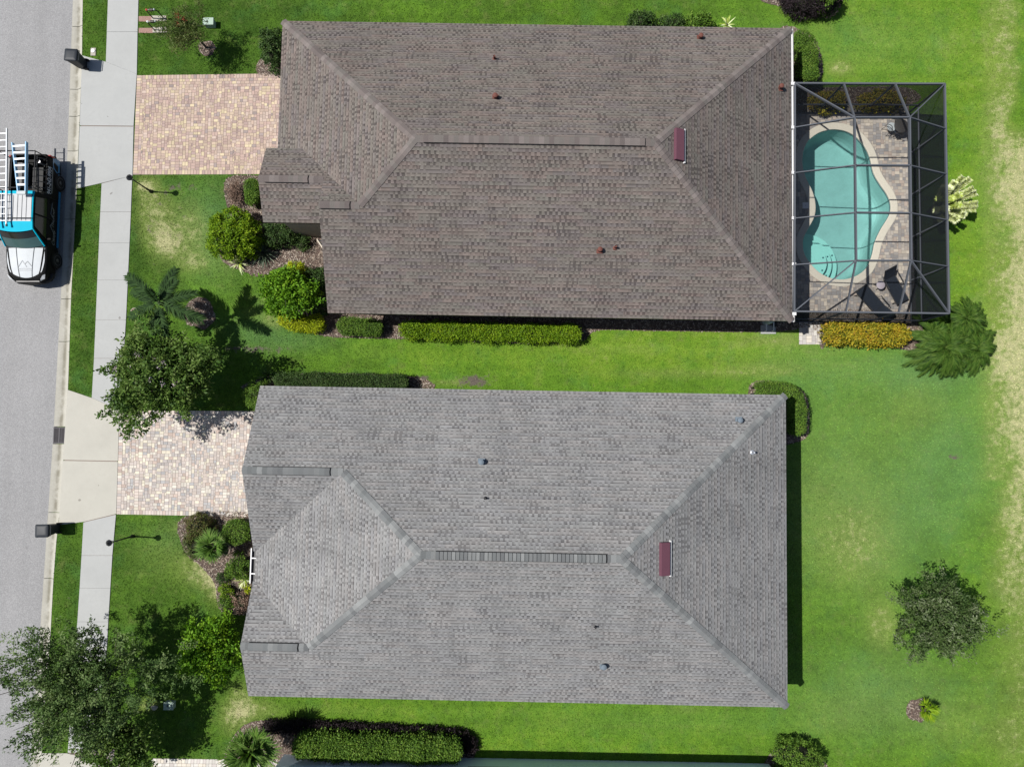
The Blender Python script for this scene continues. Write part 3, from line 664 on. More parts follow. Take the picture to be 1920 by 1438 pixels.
for k_, pxs in BEDS.items():
    q = smooth_closed([P(a, b)[:2] for a, b in pxs], 4); lo, hi = q.min(0), q.max(0)
    V = [(x, y, .012) for x, y in q]; F = [list(range(len(q)))]
    aa = sum(q[i][0] * q[(i + 1) % len(q)][1] - q[(i + 1) % len(q)][0] * q[i][1] for i in range(len(q)))
    if aa < 0: F = [F[0][::-1]]
    C = [np.array((.085, .06, .05))] * len(q)
    area = abs(aa) / 2; nn = int(min(area * 260, 9000) * (hi - lo).prod() / area)
    pts = lo + RNG.random((nn, 2)) * (hi - lo); pts = pts[inside(pts, q)]; m_ = len(pts); b0 = len(V)
    an = RNG.random(m_) * 6.283; ln = RNG.uniform(.02, .065, m_); wd = RNG.uniform(.008, .022, m_); dz = RNG.uniform(-.02, .025, (m_, 2))
    d = np.column_stack([np.cos(an), np.sin(an)]); e = np.column_stack([-d[:, 1], d[:, 0]])
    cs = []
    for s1, s2, kz in ((-1, -1, 0), (1, -1, 1), (1, 1, 1), (-1, 1, 0)):
        cs.append(np.column_stack([pts + d * ln[:, None] * s1 + e * wd[:, None] * s2, .028 + dz[:, kz]]))
    cv = np.stack(cs, 1).reshape(-1, 3); V = np.vstack([V, cv]); F = F + (b0 + np.arange(4 * m_).reshape(-1, 4)).tolist()
    cc = np.array(SCOL)[RNG.integers(0, len(SCOL), m_)] * RNG.uniform(.8, 1.2, (m_, 1))
    C = np.vstack([C, np.repeat(cc, 4, 0)])
    struct(mesh_np('mulch_bed', V, F, M['mulch'], attrs={'col': C}))

# ------------------------------------------------------------------ grass blades over every bit of lawn
HOUSEPX = {'n': [(532, 60), (1440, 70), (1440, 585), (612, 575), (560, 300)], 's': [(540, 750), (1425, 755), (1425, 1240), (530, 1240)]}
EXCL = [[P(a, b)[:2] for a, b in pl] for pl in list(BEDS.values()) + [DR1, DR2, DR3, LAND, DECKPX] + list(HOUSEPX.values())]
EXCL += [[P(154.5, 105)[:2], P(199, 117)[:2], P(257, 140)[:2], P(249, 330)[:2], P(191, 344)[:2], P(145.5, 354)[:2]],
         [P(128, 731)[:2], P(172.6, 746)[:2], P(224, 768)[:2], P(218.5, 963)[:2], P(157, 978)[:2], P(110.5, 984)[:2]],
         [P(78, 1411)[:2], P(186, 1411)[:2], P(180, 1560)[:2], P(68, 1560)[:2]], [P(530, 1412)[:2], P(1442, 1434)[:2], P(1442, 1600)[:2], P(530, 1600)[:2]]]
EXCL += [[P(260, 30)[:2], P(312, 30)[:2], P(312, 41)[:2], P(260, 41)[:2]], [P(260, 52)[:2], P(312, 52)[:2], P(312, 62)[:2], P(260, 62)[:2]]]
lo, hi = P(60, 1460)[:2], P(1960, -30)[:2]
NB = 620000
pts = np.column_stack([RNG.uniform(lo[0], hi[0] + .5, NB), RNG.uniform(lo[1] - .2, hi[1], NB)])
ok = pts[:, 0] > fv_(pts[:, 1]) + .015
ok &= ~((pts[:, 0] > fl(pts[:, 1]) - .01) & (pts[:, 0] < fR(pts[:, 1]) + .02))
for pl in EXCL: ok &= ~inside(pts, pl)
pts = pts[ok]; pa = patch_of(pts)
keep = RNG.random(len(pts)) > pa[:, 2] * .8; pts, pa = pts[keep], pa[keep]; m_ = len(pts)
an = RNG.random(m_) * 6.283; h = RNG.uniform(.025, .06, m_) ; le = RNG.uniform(.02, .07, m_); wd = RNG.uniform(.009, .02, m_)
d = np.column_stack([np.cos(an), np.sin(an)]); e = np.column_stack([-d[:, 1], d[:, 0]])
v0 = np.column_stack([pts - e * wd[:, None], np.zeros(m_)]); v1 = np.column_stack([pts + e * wd[:, None], np.zeros(m_)]); v2 = np.column_stack([pts + d * le[:, None], h])
V = np.stack([v0, v1, v2], 1).reshape(-1, 3); rn = RNG.random(m_)
g = mesh_np('lawn_grass', V, np.arange(3 * m_).reshape(-1, 3), M['blade'], attrs={'patch': np.repeat(pa, 3, 0), 'rnd': np.repeat(rn, 3)})
tag(g, 'short mown green grass covering the lawns and kerb verges', 'grass', kind='stuff')

# ------------------------------------------------------------------ houses
HE, PITCH = 3.05, .474
def frame(x0, y0, th):
    c, s = math.cos(th), math.sin(th); return lambda u, v, z=0.: np.array([x0 + u * c - v * s, y0 - (u * s + v * c), z])
def roof_mesh(planes, mat, parent, th=.16):
    """each plane: list of world points, eave edge first; one mesh with shingle UVs, and a fascia rim"""
    V, F, UV, MI = [], [], [], []; edges = {}
    key = lambda p: tuple(np.round(p, 3))
    for pl in planes:
        pl = [np.array(p) for p in pl]; nrm = np.zeros(3)
        for i in range(len(pl)): nrm += np.cross(pl[i] - pl[0], pl[(i + 1) % len(pl)] - pl[0])
        if nrm[2] < 0: pl = pl[::-1]; nrm = -nrm
        nrm /= np.linalg.norm(nrm); u = np.cross([0, 0, 1.], nrm); u /= np.linalg.norm(u); v = np.cross(nrm, u)
        b = len(V); V += pl; F.append(list(range(b, b + len(pl)))); MI.append(0); o = len(V)
        lowv = min(float(p @ v) for p in pl); r = random.uniform(0, 40)
        UV += [(float(p @ u) + r, float(p @ v) - lowv + .146 * random.randint(0, 90)) if False else (float(p @ u) + r, float(p @ v) - lowv + 14.6 * (len(F) % 7)) for p in pl]
        for i in range(len(pl)):
            a, c = key(pl[i]), key(pl[(i + 1) % len(pl)]); edges.setdefault(frozenset((a, c)), []).append((pl[i], pl[(i + 1) % len(pl)]))
    for e, l in edges.items():
        if len(l) == 1:
            a, c = l[0]; b = len(V); dn = np.array([0, 0, th]); V += [c, a, a - dn, c - dn]; F.append([b, b + 1, b + 2, b + 3]); MI.append(1); UV += [(0, 0)] * 4
    for pl in planes:                                            # soffit
        b = len(V); V += [np.array(p) - np.array([0, 0, th]) for p in pl]; F.append(list(range(b, b + len(pl)))); MI.append(1); UV += [(0, 0)] * len(pl)
    return mesh_np('roof', np.array(V), F, [mat, M['fascia']], parent, uv=UV, midx=MI)
def caps(parent, a, b, na, nb, cols, wd=.17, step=.2, up=.014, seed=0):
    """overlapping cap shingles folded over a ridge or hip from a (low) to b; na, nb are downhill directions either side"""
    a, b = np.array(a, float), np.array(b, float); Ls = np.linalg.norm(b - a); d = (b - a) / Ls; k = max(2, int(Ls / step)); V, F, C = [], [], []; rg = random.Random(seed)
    for i in range(k):
        p, q = a + d * Ls * i / k, a + d * min(Ls, Ls * (i + 1) / k + .02); z0, z1 = up + .016, up
        bb = len(V); col = np.array(rg.choice(cols)) * rg.uniform(.9, 1.12)
        for pt_, zz in ((p, z0), (q, z1)):
            for sd in (na * wd, np.array([0, 0, .0]), nb * wd): V.append(pt_ + sd + np.array([0, 0, zz]))
        V += [V[bb] - np.array([0, 0, .03]), V[bb + 1] - np.array([0, 0, .03]), V[bb + 2] - np.array([0, 0, .03])]
        F += [[bb, bb + 3, bb + 4, bb + 1], [bb + 1, bb + 4, bb + 5, bb + 2], [bb, bb + 1, bb + 7, bb + 6], [bb + 1, bb + 2, bb + 8, bb + 7]]; C += [col] * 9
    return mesh_np('ridge_cap', V, F, M['browncap'], parent, attrs={'col': C})
def down(nrm_uv, T, pitch):
    """unit downhill vector for a plane falling along local direction (du, dv)"""
    o = T(0, 0, 0); p = T(nrm_uv[0], nrm_uv[1], 0) - o; p = p / np.linalg.norm(p); v = p - np.array([0, 0, pitch]); return v / np.linalg.norm(v)
def hipdirs(a, b, n1, n2):
    """project both downhill vectors square to the hip line"""
    d = (np.array(b) - np.array(a)); d /= np.linalg.norm(d); o = []
    for q in (n1, n2):
        v = q - d * (q @ d); o.append(v / np.linalg.norm(v))
    return o
def ridge_vent(parent, a, b, T, cols, seed=0, ribs=False):
    a, b = np.array(a), np.array(b); dS, dN = down((0, 1), T, PITCH), down((0, -1), T, PITCH); mb_ = MB(); V, F, C, MI = [], [], [], []
    rg = random.Random(seed); Ls = np.linalg.norm(b - a); d = (b - a) / Ls; k = int(Ls / (.155 if ribs else .2)); up = np.array([0, 0, .075]); W_ = .17
    for i in range(k):
        p, q = a + d * Ls * i / k, a + d * (Ls * (i + (.88 if ribs else 1.)) / k); bb = len(V); col = np.array(rg.choice(cols)) * rg.uniform(.9, 1.1)
        for pt_ in (p, q):
            V += [pt_ + dN * W_ + up, pt_ + up, pt_ + dS * W_ + up]
        F += [[bb, bb + 3, bb + 4, bb + 1], [bb + 1, bb + 4, bb + 5, bb + 2]]; C += [col] * 6
    o = mesh_np('ridge_vent', V, F, M['browncap'], parent, attrs={'col': C})
    m2 = MB(); lo_ = np.array([0, 0, -.02]); hi_ = up - np.array([0, 0, .012])
    e = [(a + dN * W_, b + dN * W_), (b + dN * W_, b), (b, b + dS * W_), (b + dS * W_, a + dS * W_), (a + dS * W_, a), (a, a + dN * W_)]
    dd = d * .03
    for p, q in e: m2.quad(p + lo_, q + lo_, q + hi_, p + hi_)
    for sgn, dr in ((1, dN), (1, dS)):                           # dark open edge that shows as a line
        m2.quad(a + dr * W_ + lo_ + up * .6, b + dr * W_ + lo_ + up * .6, b + dr * (W_ + .025) + up * .55, a + dr * (W_ + .025) + up * .55)
    m2.quad(b + dN * (W_ + .02) + up * .6, b + up * .6, b + dd + up * .6, b + dN * (W_ + .02) + dd + up * .6)
    m2.quad(b + up * .6, b + dS * (W_ + .02) + up * .6, b + dS * (W_ + .02) + dd + up * .6, b + dd + up * .6)
    m2.build('vent_edge', M['ventgap'], o); return o
def roof_hit(px, py, zf):
    """point of a roof plane seen at a pixel; zf(x, y) is the plane's height"""
    z = 4.
    for _ in range(30): p = P(px, py, z); z = zf(p[0], p[1])
    return P(px, py, z)
def plane_z(pts):
    a, b, c = [np.array(p) for p in pts[:3]]; nrm = np.cross(b - a, c - a); return lambda x, y: a[2] - (nrm[0] * (x - a[0]) + nrm[1] * (y - a[1])) / nrm[2]
def goose_vent(parent, px, py, zf, r, h, m, name='exhaust_vent'):
    p = roof_hit(px, py, zf); mb_ = MB(); mb_.box((p[0], p[1], p[2] + .01), (r * 3.2, r * 3.2, .03)); 
    mb_.lathe((p[0], p[1], p[2]), [(r, 0), (r, h * .7), (r * 1.25, h * .72), (r * 1.25, h), (r * .7, h * 1.12), (.01, h * 1.14)], 16)
    return mb_.build(name, m, parent, smooth=True)
def pipe(parent, px, py, zf, r, h, m):
    p = roof_hit(px, py, zf); return MB().lathe((p[0], p[1], p[2] - .03), [(r * 2.2, 0), (r * 2., .05), (r, .07), (r, h), (r * .8, h), (r * .8, h - .03)], 12).build('plumbing_pipe', m, parent, smooth=True)
def wall_prism(mb_, T, pl, z1=HE - .17, z0=-.1): mb_.prism([T(u, v) for u, v in pl], z0, z1)
def gable(mb_, T, u, v0, v1, vp, zp, z0=HE - .2, th=.12):
    a = [T(u, v0, z0), T(u, v1, z0), T(u, vp, zp)]; b = [T(u + th, v0, z0), T(u + th, v1, z0), T(u + th, vp, zp)]
    mb_.add(a + b, [[0, 1, 2], [5, 4, 3], [0, 3, 4, 1], [1, 4, 5, 2], [2, 5, 3, 0]])
def window(parent, T, u, v, wu, wv, z0, z1, m=None):
    """window in a wall; wu or wv is its width, the other the depth"""
    c = T(u, v, 0); ang = -TH
    f = MB()
    for zz in (z0, z1): f.box((c[0], c[1], zz), (max(wu, .09), max(wv, .09), .08), ang)
    for s in (-1, 1):
        q = T(u + s * (wu / 2 if wu > wv else 0), v + s * (wv / 2 if wv > wu else 0), 0); f.box((q[0], q[1], (z0 + z1) / 2), (.09, .09, z1 - z0 - .08), ang)
    fo = f.build('window', M['white'], parent)
    MB().box((c[0], c[1], (z0 + z1) / 2), (max(wu - .09, .05), max(wv - .09, .05), z1 - z0 - .08), ang).build('pane', M['winglass'], fo); return fo

# --- north house, brown roof
TH = .019; T = frame(-10.561, 18.297, TH)
Lh, Wh, w0, g2, a2, a1, g1, vn, vs = 22.851, 13.226, 0., 9.019, 2.5, -.287, 7.737, 6.1, 9.4
zr = HE + PITCH * Wh / 2; z2 = HE + PITCH * (Wh - g2); vN = g2 - (Wh - g2); z1 = HE + PITCH * (g1 - vN); zE = HE + PITCH * (vn - vN)
hr = Wh / 2
AE, AW = T(Lh - hr, hr, zr), T(w0 + hr, hr, zr); NW, NE, SE, SW = T(w0, 0, HE), T(Lh, 0, HE), T(Lh, Wh, HE), T(a2, Wh, HE)
Jn = T(w0 + (z2 - HE) / PITCH, g2, z2); P2 = T(a2, g2, z2); P1 = T(a1, g1, z1); A_, B_ = T(a1, vn, zE), T(a1, vs, z1 - PITCH * (vs - g1)); Vb = T(w0 + (vn - vN), vn, zE)
house = thing('brown_roof_house', 'single storey house with a brown shingle hip roof and a white rear gutter', 'house', T(Lh / 2, Wh / 2, 0))
planesN = dict(n=[NW, NE, AE, AW], e=[NE, SE, AE], s=[SE, SW, P2, Jn, AW, AE], w=[NW, T(w0, 6.35, HE), T(w0 + (vn - vN), 6.35, HE + PITCH * (vn - vN)), Vb, Jn, AW],
               g=[A_, Vb, Jn, P2, T(a2, g1, z1), P1], f=[B_, T(a2 + .35, vs, z1 - PITCH * (vs - g1)), T(a2 + .35, g1, z1), P1])
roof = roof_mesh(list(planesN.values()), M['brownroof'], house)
bc = [(.115, .098, .092), (.098, .083, .079), (.128, .111, .105), (.108, .097, .09)]
dN, dS, dE, dW = down((0, -1), T, PITCH), down((0, 1), T, PITCH), down((1, 0), T, PITCH), down((-1, 0), T, PITCH)
for i, (a, b, n1, n2) in enumerate(((NE, AE, dN, dE), (SE, AE, dE, dS), (NW, AW, dW, dN), (Jn, AW, dS, dW))): caps(roof, a, b, *hipdirs(a, b, n1, n2), bc, seed=i)
caps(roof, AW, AE, dN, dS, bc, seed=9); caps(roof, P1, T(a2, g1, z1), dN, dS, bc, seed=10); caps(roof, P2, Jn, dN, dS, bc, seed=11)
def along(a, b, f0, f1): a, b = np.array(a), np.array(b); return a + (b - a) * f0, a + (b - a) * f1
ridge_vent(roof, *along(AW, AE, .035, .955), T, bc, 1); ridge_vent(roof, *along(P1, T(a2, g1, z1), .1, .76), T, bc, 2); ridge_vent(roof, *along(P2, Jn, .04, .76), T, bc, 3)
zS, zN_, zEp = plane_z(planesN['s']), plane_z(planesN['n']), plane_z(planesN['e'])
for px, py, z_ in ((929, 184, zN_), (1312, 72, zN_), (1462, 166, zEp), (1124, 470, zS)): goose_vent(roof, px, py, z_, .08, .27, M['rust'])
for px, py, z_ in ((927, 111, zN_), (1153, 465, zS)): pipe(roof, px, py, z_, .045, .3, M['rust'])
def offridge(parent, px, py, zf, T, pitch, frame_m):
    """low raised maroon vent on the rear slope with a white lip below it"""
    c = roof_hit(px, py, zf); dE_ = down((1, 0), T, pitch); al = T(0, 1, 0) - T(0, 0, 0); up = np.cross(dE_, al); up = up * (1 if up[2] > 0 else -1)
    def bx(dc, sx, sy, sz, z0):
        vs = []
        for k in (0, 1):
            for i, j in ((-1, -1), (1, -1), (1, 1), (-1, 1)): vs.append(c + dE_ * (dc + i * sx / 2) + al * (j * sy / 2) + up * (z0 + k * sz))
        return vs
    fs = [[3, 2, 1, 0], [4, 5, 6, 7], [0, 1, 5, 4], [1, 2, 6, 5], [2, 3, 7, 6], [3, 0, 4, 7]]
    o = MB().add(bx(0, .42, 1.3, .16, 0), fs).build('attic_vent', M['maroon'], parent, bevel=.015)
    MB().add(bx(.29, .05, 1.42, .1, -.01), fs).build('vent_lip', M['white'], o)
    MB().add(bx(.235, .05, 1.28, .1, .0), fs).build('vent_opening', M['ventgap'], o)
offridge(roof, 1271, 273, zEp, T, PITCH, None)
mb = MB(); i_ = .45
wall_prism(mb, T, [(w0 + i_, i_), (Lh - i_, i_), (Lh - i_, Wh - i_), (a2 + i_, Wh - i_), (a2 + i_, vs - .35), (w0 + i_, vs - .35)])
gable(mb, T, a2 + .3, g1 + .2, Wh - .4, g2, z2 - .2); wall_prism(mb, T, [(a1 + .45, vn + .35), (w0 + i_, vn + .35), (w0 + i_, vs - .35), (a1 + .45, vs - .35)], zE - .2)
gable(mb, T, a1 + .45, vn + .2, vs - .2, g1, z1 - .19, zE - .25); wall_prism(mb, T, [(w0 + i_ + .1, vn + .3), (a2 + .5, vn + .3), (a2 + .5, vs - .36), (w0 + i_ + .1, vs - .36)], zE - .2, HE - .3)
mb.build('wall', M['stucco'], house)
c = T(w0 + i_ - .02, 3.2); gd = MB().box((c[0], c[1], 1.1), (.06, 4.9, 2.2), -TH).build('garage_door', M['white'], house)
p_ = MB()
for k in range(4): p_.box((c[0] - .03, c[1], .28 + k * .55), (.02, 4.6, .42), -TH)
p_.build('door_panel', M['white'], gd)
c = T(a2 + .43, vs + 1.15); dr = MB().box((c[0], c[1], 1.12), (.08, 1.1, 2.24), -TH).build('front_door', M['door'], house); MB().lathe((c[0] - .1, c[1] + .4, 1.), [(.03, -.05), (.03, .05)], 8).build('handle', M['galv'], dr)
window(house, T, a1 + .43, (vn + vs) / 2, .06, 1.6, .8, 2.3); window(house, T, a2 + .43, Wh - 1.9, .06, 1.3, .9, 2.3); window(house, T, 9, Wh - .43, 1.4, .06, .9, 2.3); window(house, T, 15, Wh - .43, 1.4, .06, .9, 2.3); window(house, T, 12, .43, 1.4, .06, .9, 2.3)
# rear gutter with straps where the pool cage beams land
gt = MB(); prof_ = [(0, 0), (.11, 0), (.11, .11), (.098, .12), (.098, .015), (0, .015)]
for k in range(len(prof_) - 1):
    (d0, h0), (d1, h1) = prof_[k], prof_[k + 1]; z_ = HE - .13
    gt.quad(T(Lh + .01 + d0, -.02, z_ + h0), T(Lh + .01 + d0, Wh + .02, z_ + h0), T(Lh + .01 + d1, Wh + .02, z_ + h1), T(Lh + .01 + d1, -.02, z_ + h1))
go = gt.build('gutter', M['white'], house)
for v_ in (2.55, 4.55, 6.6, 8.65, 10.7, 12.9): MB().box(T(Lh + .085, v_, HE + .0), (.17, .13, .04), -TH).build('strap', M['white'], go)
# entry floor
struct(MB().prism([T(a2 - 1.4, vs - .2), T(a2 + .45, vs - .2), T(a2 + .45, vs + 1.5), T(a2 - .2, vs + 1.5)], -.05, .04).build('entry_paving', M['slate']))
eb = [T(a2 - 1.45, vs - .2), T(a2 - .22, vs + 1.5)]; struct(MB().beam((*eb[0][:2], .05), (*eb[1][:2], .05), .06, .1).build('entry_edging', M['stuccow']))

# --- south house, gray roof
TH = .018; T = frame(-11.831, 1.836, TH)
Lh, Wh, w0, g1, g2, pW, pE = 23.507, 13.209, .717, 3.564, 2.403, .417, .416; a1, a2 = .613, .633
hr = Wh / 2; zr = HE + PITCH * hr
AE, AW = T(Lh - (zr - HE) / pE, hr, zr), T(w0 + (zr - HE) / pW, hr, zr); NW, NE, SE, SW = T(a1, 0, HE), T(Lh, 0, HE), T(Lh, Wh, HE), T(a2, Wh, HE)
z1, z2 = HE + PITCH * g1, HE + PITCH * g2; P1, P2 = T(a1, g1, z1), T(a2, Wh - g2, z2); J1, J2 = T(w0 + (z1 - HE) / pW, g1, z1), T(w0 + (z2 - HE) / pW, Wh - g2, z2)
V1, V2 = T(w0, 2 * g1, HE), T(w0, Wh - 2 * g2, HE)
house2 = thing('gray_roof_house', 'single storey house with a light gray shingle hip roof and two front gables', 'house', T(Lh / 2, Wh / 2, 0))
planesS = dict(n=[NW, NE, AE, AW, J1, P1], e=[NE, SE, AE], s=[SE, SW, P2, J2, AW, AE], w=[V1, J1, AW, J2, V2], g=[T(a1, 2 * g1, HE), P1, J1, V1], f=[T(a2, Wh - 2 * g2, HE), V2, J2, P2])
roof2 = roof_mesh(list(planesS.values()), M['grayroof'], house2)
gc = [(.138, .143, .143), (.106, .11, .112), (.16, .165, .164), (.12, .124, .125), (.114, .12, .121)]
dN, dS, dE, dW = down((0, -1), T, PITCH), down((0, 1), T, PITCH), down((1, 0), T, pE), down((-1, 0), T, pW)
for i, (a, b, n1, n2) in enumerate(((NE, AE, dN, dE), (SE, AE, dE, dS), (J1, AW, dW, dN), (J2, AW, dS, dW))): caps(roof2, a, b, *hipdirs(a, b, n1, n2), gc, seed=20 + i)
caps(roof2, AW, AE, dN, dS, gc, seed=29); caps(roof2, P1, J1, dN, dS, gc, seed=30); caps(roof2, P2, J2, dN, dS, gc, seed=31)
ridge_vent(roof2, *along(AW, AE, .075, .925), T, gc, 4, True); ridge_vent(roof2, *along(P1, J1, .1, .87), T, gc, 5); ridge_vent(roof2, *along(P2, J2, .12, .84), T, gc, 6)
zS, zN_, zEp = plane_z(planesS['s']), plane_z(planesS['n']), plane_z(planesS['e'])
for px, py, z_ in ((903, 866, zN_), (1385, 788, zN_), (1131, 1247, zS)): goose_vent(roof2, px, py, z_, .09, .26, M['ventgray'])
pipe(roof2, 1410, 848, zEp, .05, .3, M['galv']); pipe(roof2, 910, 934, zN_, .035, .25, M['blackmetal']); pipe(roof2, 1116, 1174, zS, .035, .25, M['blackmetal'])
offridge(roof2, 1244, 1047, zEp, T, pE, None)
mb = MB()
wall_prism(mb, T, [(a1 + i_, i_), (Lh - i_, i_), (Lh - i_, Wh - i_), (a2 + i_, Wh - i_), (a2 + i_, Wh - 2 * g2 + .2), (a2 + 1.6, Wh - 2 * g2 + .2), (a1 + 1.6, 2 * g1 - .2), (a1 + i_, 2 * g1 - .2)])
gable(mb, T, a1 + i_, .2, 2 * g1 - .3, g1, z1 - .2); gable(mb, T, a2 + i_, Wh - 2 * g2 + .3, Wh - .3, Wh - g2, z2 - .2)
mb.build('wall', M['stuccow'], house2)
c = T(a1 + i_ - .02, 3.5); gd = MB().box((c[0], c[1], 1.1), (.06, 4.9, 2.2), -TH).build('garage_door', M['white'], house2); p_ = MB()
for k in range(4): p_.box((c[0] - .03, c[1], .28 + k * .55), (.02, 4.6, .42), -TH)
p_.build('door_panel', M['white'], gd)
c = T(a1 + 1.58, 7.75); dr = MB().box((c[0], c[1], 1.12), (.08, 1., 2.24), -TH).build('front_door', M['door'], house2); MB().lathe((c[0] - .1, c[1] + .35, 1.), [(.03, -.05), (.03, .05)], 8).build('handle', M['galv'], dr)
window(house2, T, a2 + .43, Wh - g2, .06, 1.7, .8, 2.3); window(house2, T, 10, .43, 1.4, .06, .9, 2.3); window(house2, T, 17, Wh - .43, 1.4, .06, .9, 2.3); window(house2, T, Lh - .43, 6, .06, 2.2, .3, 2.3)
gt = MB(); z_ = HE - .14
va, vb = 2 * g1 - .12, Wh - 2 * g2 + .1
gt.quad(T(w0 - .2, va, z_), T(w0 - .02, va, z_), T(w0 - .02, vb, z_), T(w0 - .2, vb, z_))
for d0, d1 in ((-.235, -.19),): gt.prism([T(w0 + d0, va), T(w0 + d1, va), T(w0 + d1, vb), T(w0 + d0, vb)], z_ - .01, z_ + .12)
gt.m = [1] + [0] * (len(gt.f) - 1)
go = gt.build('gutter', [M['white'], M['blackmetal']], house2); 
for f_ in (.28, .72): MB().box(T(w0 - .1, va + (vb - va) * f_, HE - .02), (.2, .05, .04), -TH).build('strap', M['white'], go)
struct(MB().prism([T(a1 + .3, 2 * g1 - .25), T(a1 + 1.6, 2 * g1 - .25), T(a1 + 1.6, Wh - 2 * g2 + .2), T(a1 - .15, Wh - 2 * g2 + .2)], -.05, .05).build('entry_paving', M['pink']))

# --- neighbour's house, only its north wall comes into the picture
nh = thing('blue_wall_house', 'pale blue stucco house wall with a window behind the clipped hedge', 'house', P(990, 1500))
wa, wb = P(533, 1413)[:2], P(1441, 1431)[:2]; dd = (wb - wa) / np.linalg.norm(wb - wa); nn_ = np.array([dd[1], -dd[0]])
nn_ = nn_ if nn_[1] < 0 else -nn_
Lw = np.linalg.norm(wb - wa)
TN = lambda u, v, z=0.: np.array([*(wa + dd * u + nn_ * v), z])
MB().prism([TN(0, 0), TN(Lw, 0), TN(Lw, 11), TN(0, 11)], -.1, HE - .05).build('wall', M['bluewall'], nh)
o_ = .45; hr_ = 5.5 + o_; zt_ = HE + PITCH * hr_
c1, c2, c3, c4 = TN(-o_, -o_, HE), TN(Lw + o_, -o_, HE), TN(Lw + o_, 11 + o_, HE), TN(-o_, 11 + o_, HE); r1, r2 = TN(-o_ + hr_, 5.5, zt_), TN(Lw + o_ - hr_, 5.5, zt_)
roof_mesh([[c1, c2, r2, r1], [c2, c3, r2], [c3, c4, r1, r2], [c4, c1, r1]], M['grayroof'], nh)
wf = MB(); ua, ub = np.linalg.norm(P(880, 1420)[:2] - wa), np.linalg.norm(P(955, 1422)[:2] - wa)
for za, zb in ((.92, 1.0), (2.2, 2.28)): wf.prism([TN(ua, -.05), TN(ub, -.05), TN(ub, .02), TN(ua, .02)], za, zb)
for u0 in (ua, ub - .08): wf.prism([TN(u0, -.05), TN(u0 + .08, -.05), TN(u0 + .08, .02), TN(u0, .02)], 1.0, 2.2)
wo = wf.build('window', M['white'], nh); MB().prism([TN(ua + .08, -.02), TN(ub - .08, -.02), TN(ub - .08, .02), TN(ua + .08, .02)], 1.0, 2.2).build('pane', M['winglass'], wo)
for k, pxm in enumerate((628, 661)):
    um = np.linalg.norm(P(pxm, 1415)[:2] - wa); q = TN(um, -.08)
    t = thing('meter_box', ['pale gray meter box on the blue wall, nearer the palm', 'pale gray meter box on the blue wall, nearer the window'][k], 'meter box', (q[0], q[1], .7), 'meter boxes on the blue house wall')
    MB().box((q[0], q[1], .85), (.3, .14, .42), math.atan2(dd[1], dd[0])).build('case', M['palegray'], t, bevel=.012); q2 = TN(um, -.16); MB().lathe((q2[0], q2[1], .9), [(.08, -.04), (.08, .05), (.03, .06)], 14, axis=(nn_[0] * -1, nn_[1] * -1, 0)).build('dial', M['lens'], t)
    MB().tube([(q[0], q[1], 0), (q[0], q[1], .7)], .025).build('conduit', M['palegray'], t)

# ------------------------------------------------------------------ screened pool enclosure
TH = .019; T = frame(-10.561, 18.297, TH)
def screen(name, fac, col):
    n_ = N(name); tr = n_.new('ShaderNodeBsdfTransparent'); df = n_.new('ShaderNodeBsdfDiffuse'); df.inputs[0].default_value = (*col, 1)
    m = n_.new('ShaderNodeMixShader'); m.inputs[0].default_value = fac; n_.t.links.new(tr.outputs[0], m.inputs[1]); n_.t.links.new(df.outputs[0], m.inputs[2]); return n_.done(m.outputs[0])
M['mesh_top'] = screen('flat roof screen', .1, (.05, .05, .055)); M['mesh_slope'] = screen('sloped roof screen', .2, (.013, .015, .018)); M['mesh_wall'] = screen('wall screen', .8, (.014, .016, .019))
ZO, ZI = 3.02, 4.15
OUT = {k: P(*v, ZO) for k, v in dict(nw=(1490, 157), n1=(1582, 157), n2=(1678, 157), ne=(1771, 158), e1=(1772.5, 242), e2=(1774, 327), e3=(1775.5, 413), e4=(1777, 500), se=(1779, 588),
      s2=(1685, 585.5), s1=(1586, 584.5), sw=(1489, 584), w4=(1487.5, 497), w3=(1488, 410), w2=(1488.5, 325), w1=(1489, 240)).items()}
INN = {k: P(*v, ZI) for k, v in dict(nw=(1602, 221), ne=(1705, 221), se=(1708, 489), sw=(1605, 489), w2=(1603, 310.5), w3=(1604, 399), e2=(1706, 311), e3=(1707, 400)).items()}
cc_ = (OUT['nw'] + OUT['se']) / 2
cage = thing('pool_enclosure', 'gray aluminium screen enclosure with dark mesh panels over the pool and deck', 'screen enclosure', (cc_[0], cc_[1], 0))
def bm(a, b, wd=.05, h=.12): MB().beam(a, b, wd, h).build('beam', M['cageframe'], cage)
ring_ = ['nw', 'n1', 'n2', 'ne', 'e1', 'e2', 'e3', 'e4', 'se', 's2', 's1', 'sw', 'w4', 'w3', 'w2', 'w1', 'nw']
for a, b in (('nw', 'ne'), ('ne', 'se'), ('se', 'sw'), ('sw', 'nw')): bm(OUT[a], OUT[b], .07, .11)
for a, b in (('nw', 'ne'), ('ne', 'se'), ('se', 'sw'), ('sw', 'nw'), ('w2', 'e2'), ('w3', 'e3')): bm(INN[a], INN[b], .058, .15)
raft = [('nw', 'nw'), ('n1', 'nw'), ('n2', 'ne'), ('ne', 'ne'), ('e1', 'ne'), ('e2', 'e2'), ('e3', 'e3'), ('e4', 'se'), ('se', 'se'), ('s2', 'se'), ('s1', 'sw'), ('sw', 'sw'), ('w4', 'sw'), ('w3', 'w3'), ('w2', 'w2'), ('w1', 'nw')]
for a, b in raft: bm(OUT[a], INN[b], .046, .11)
def pan(pts, m): MB().add(pts, [list(range(len(pts)))]).build('screen_panel', m, cage)
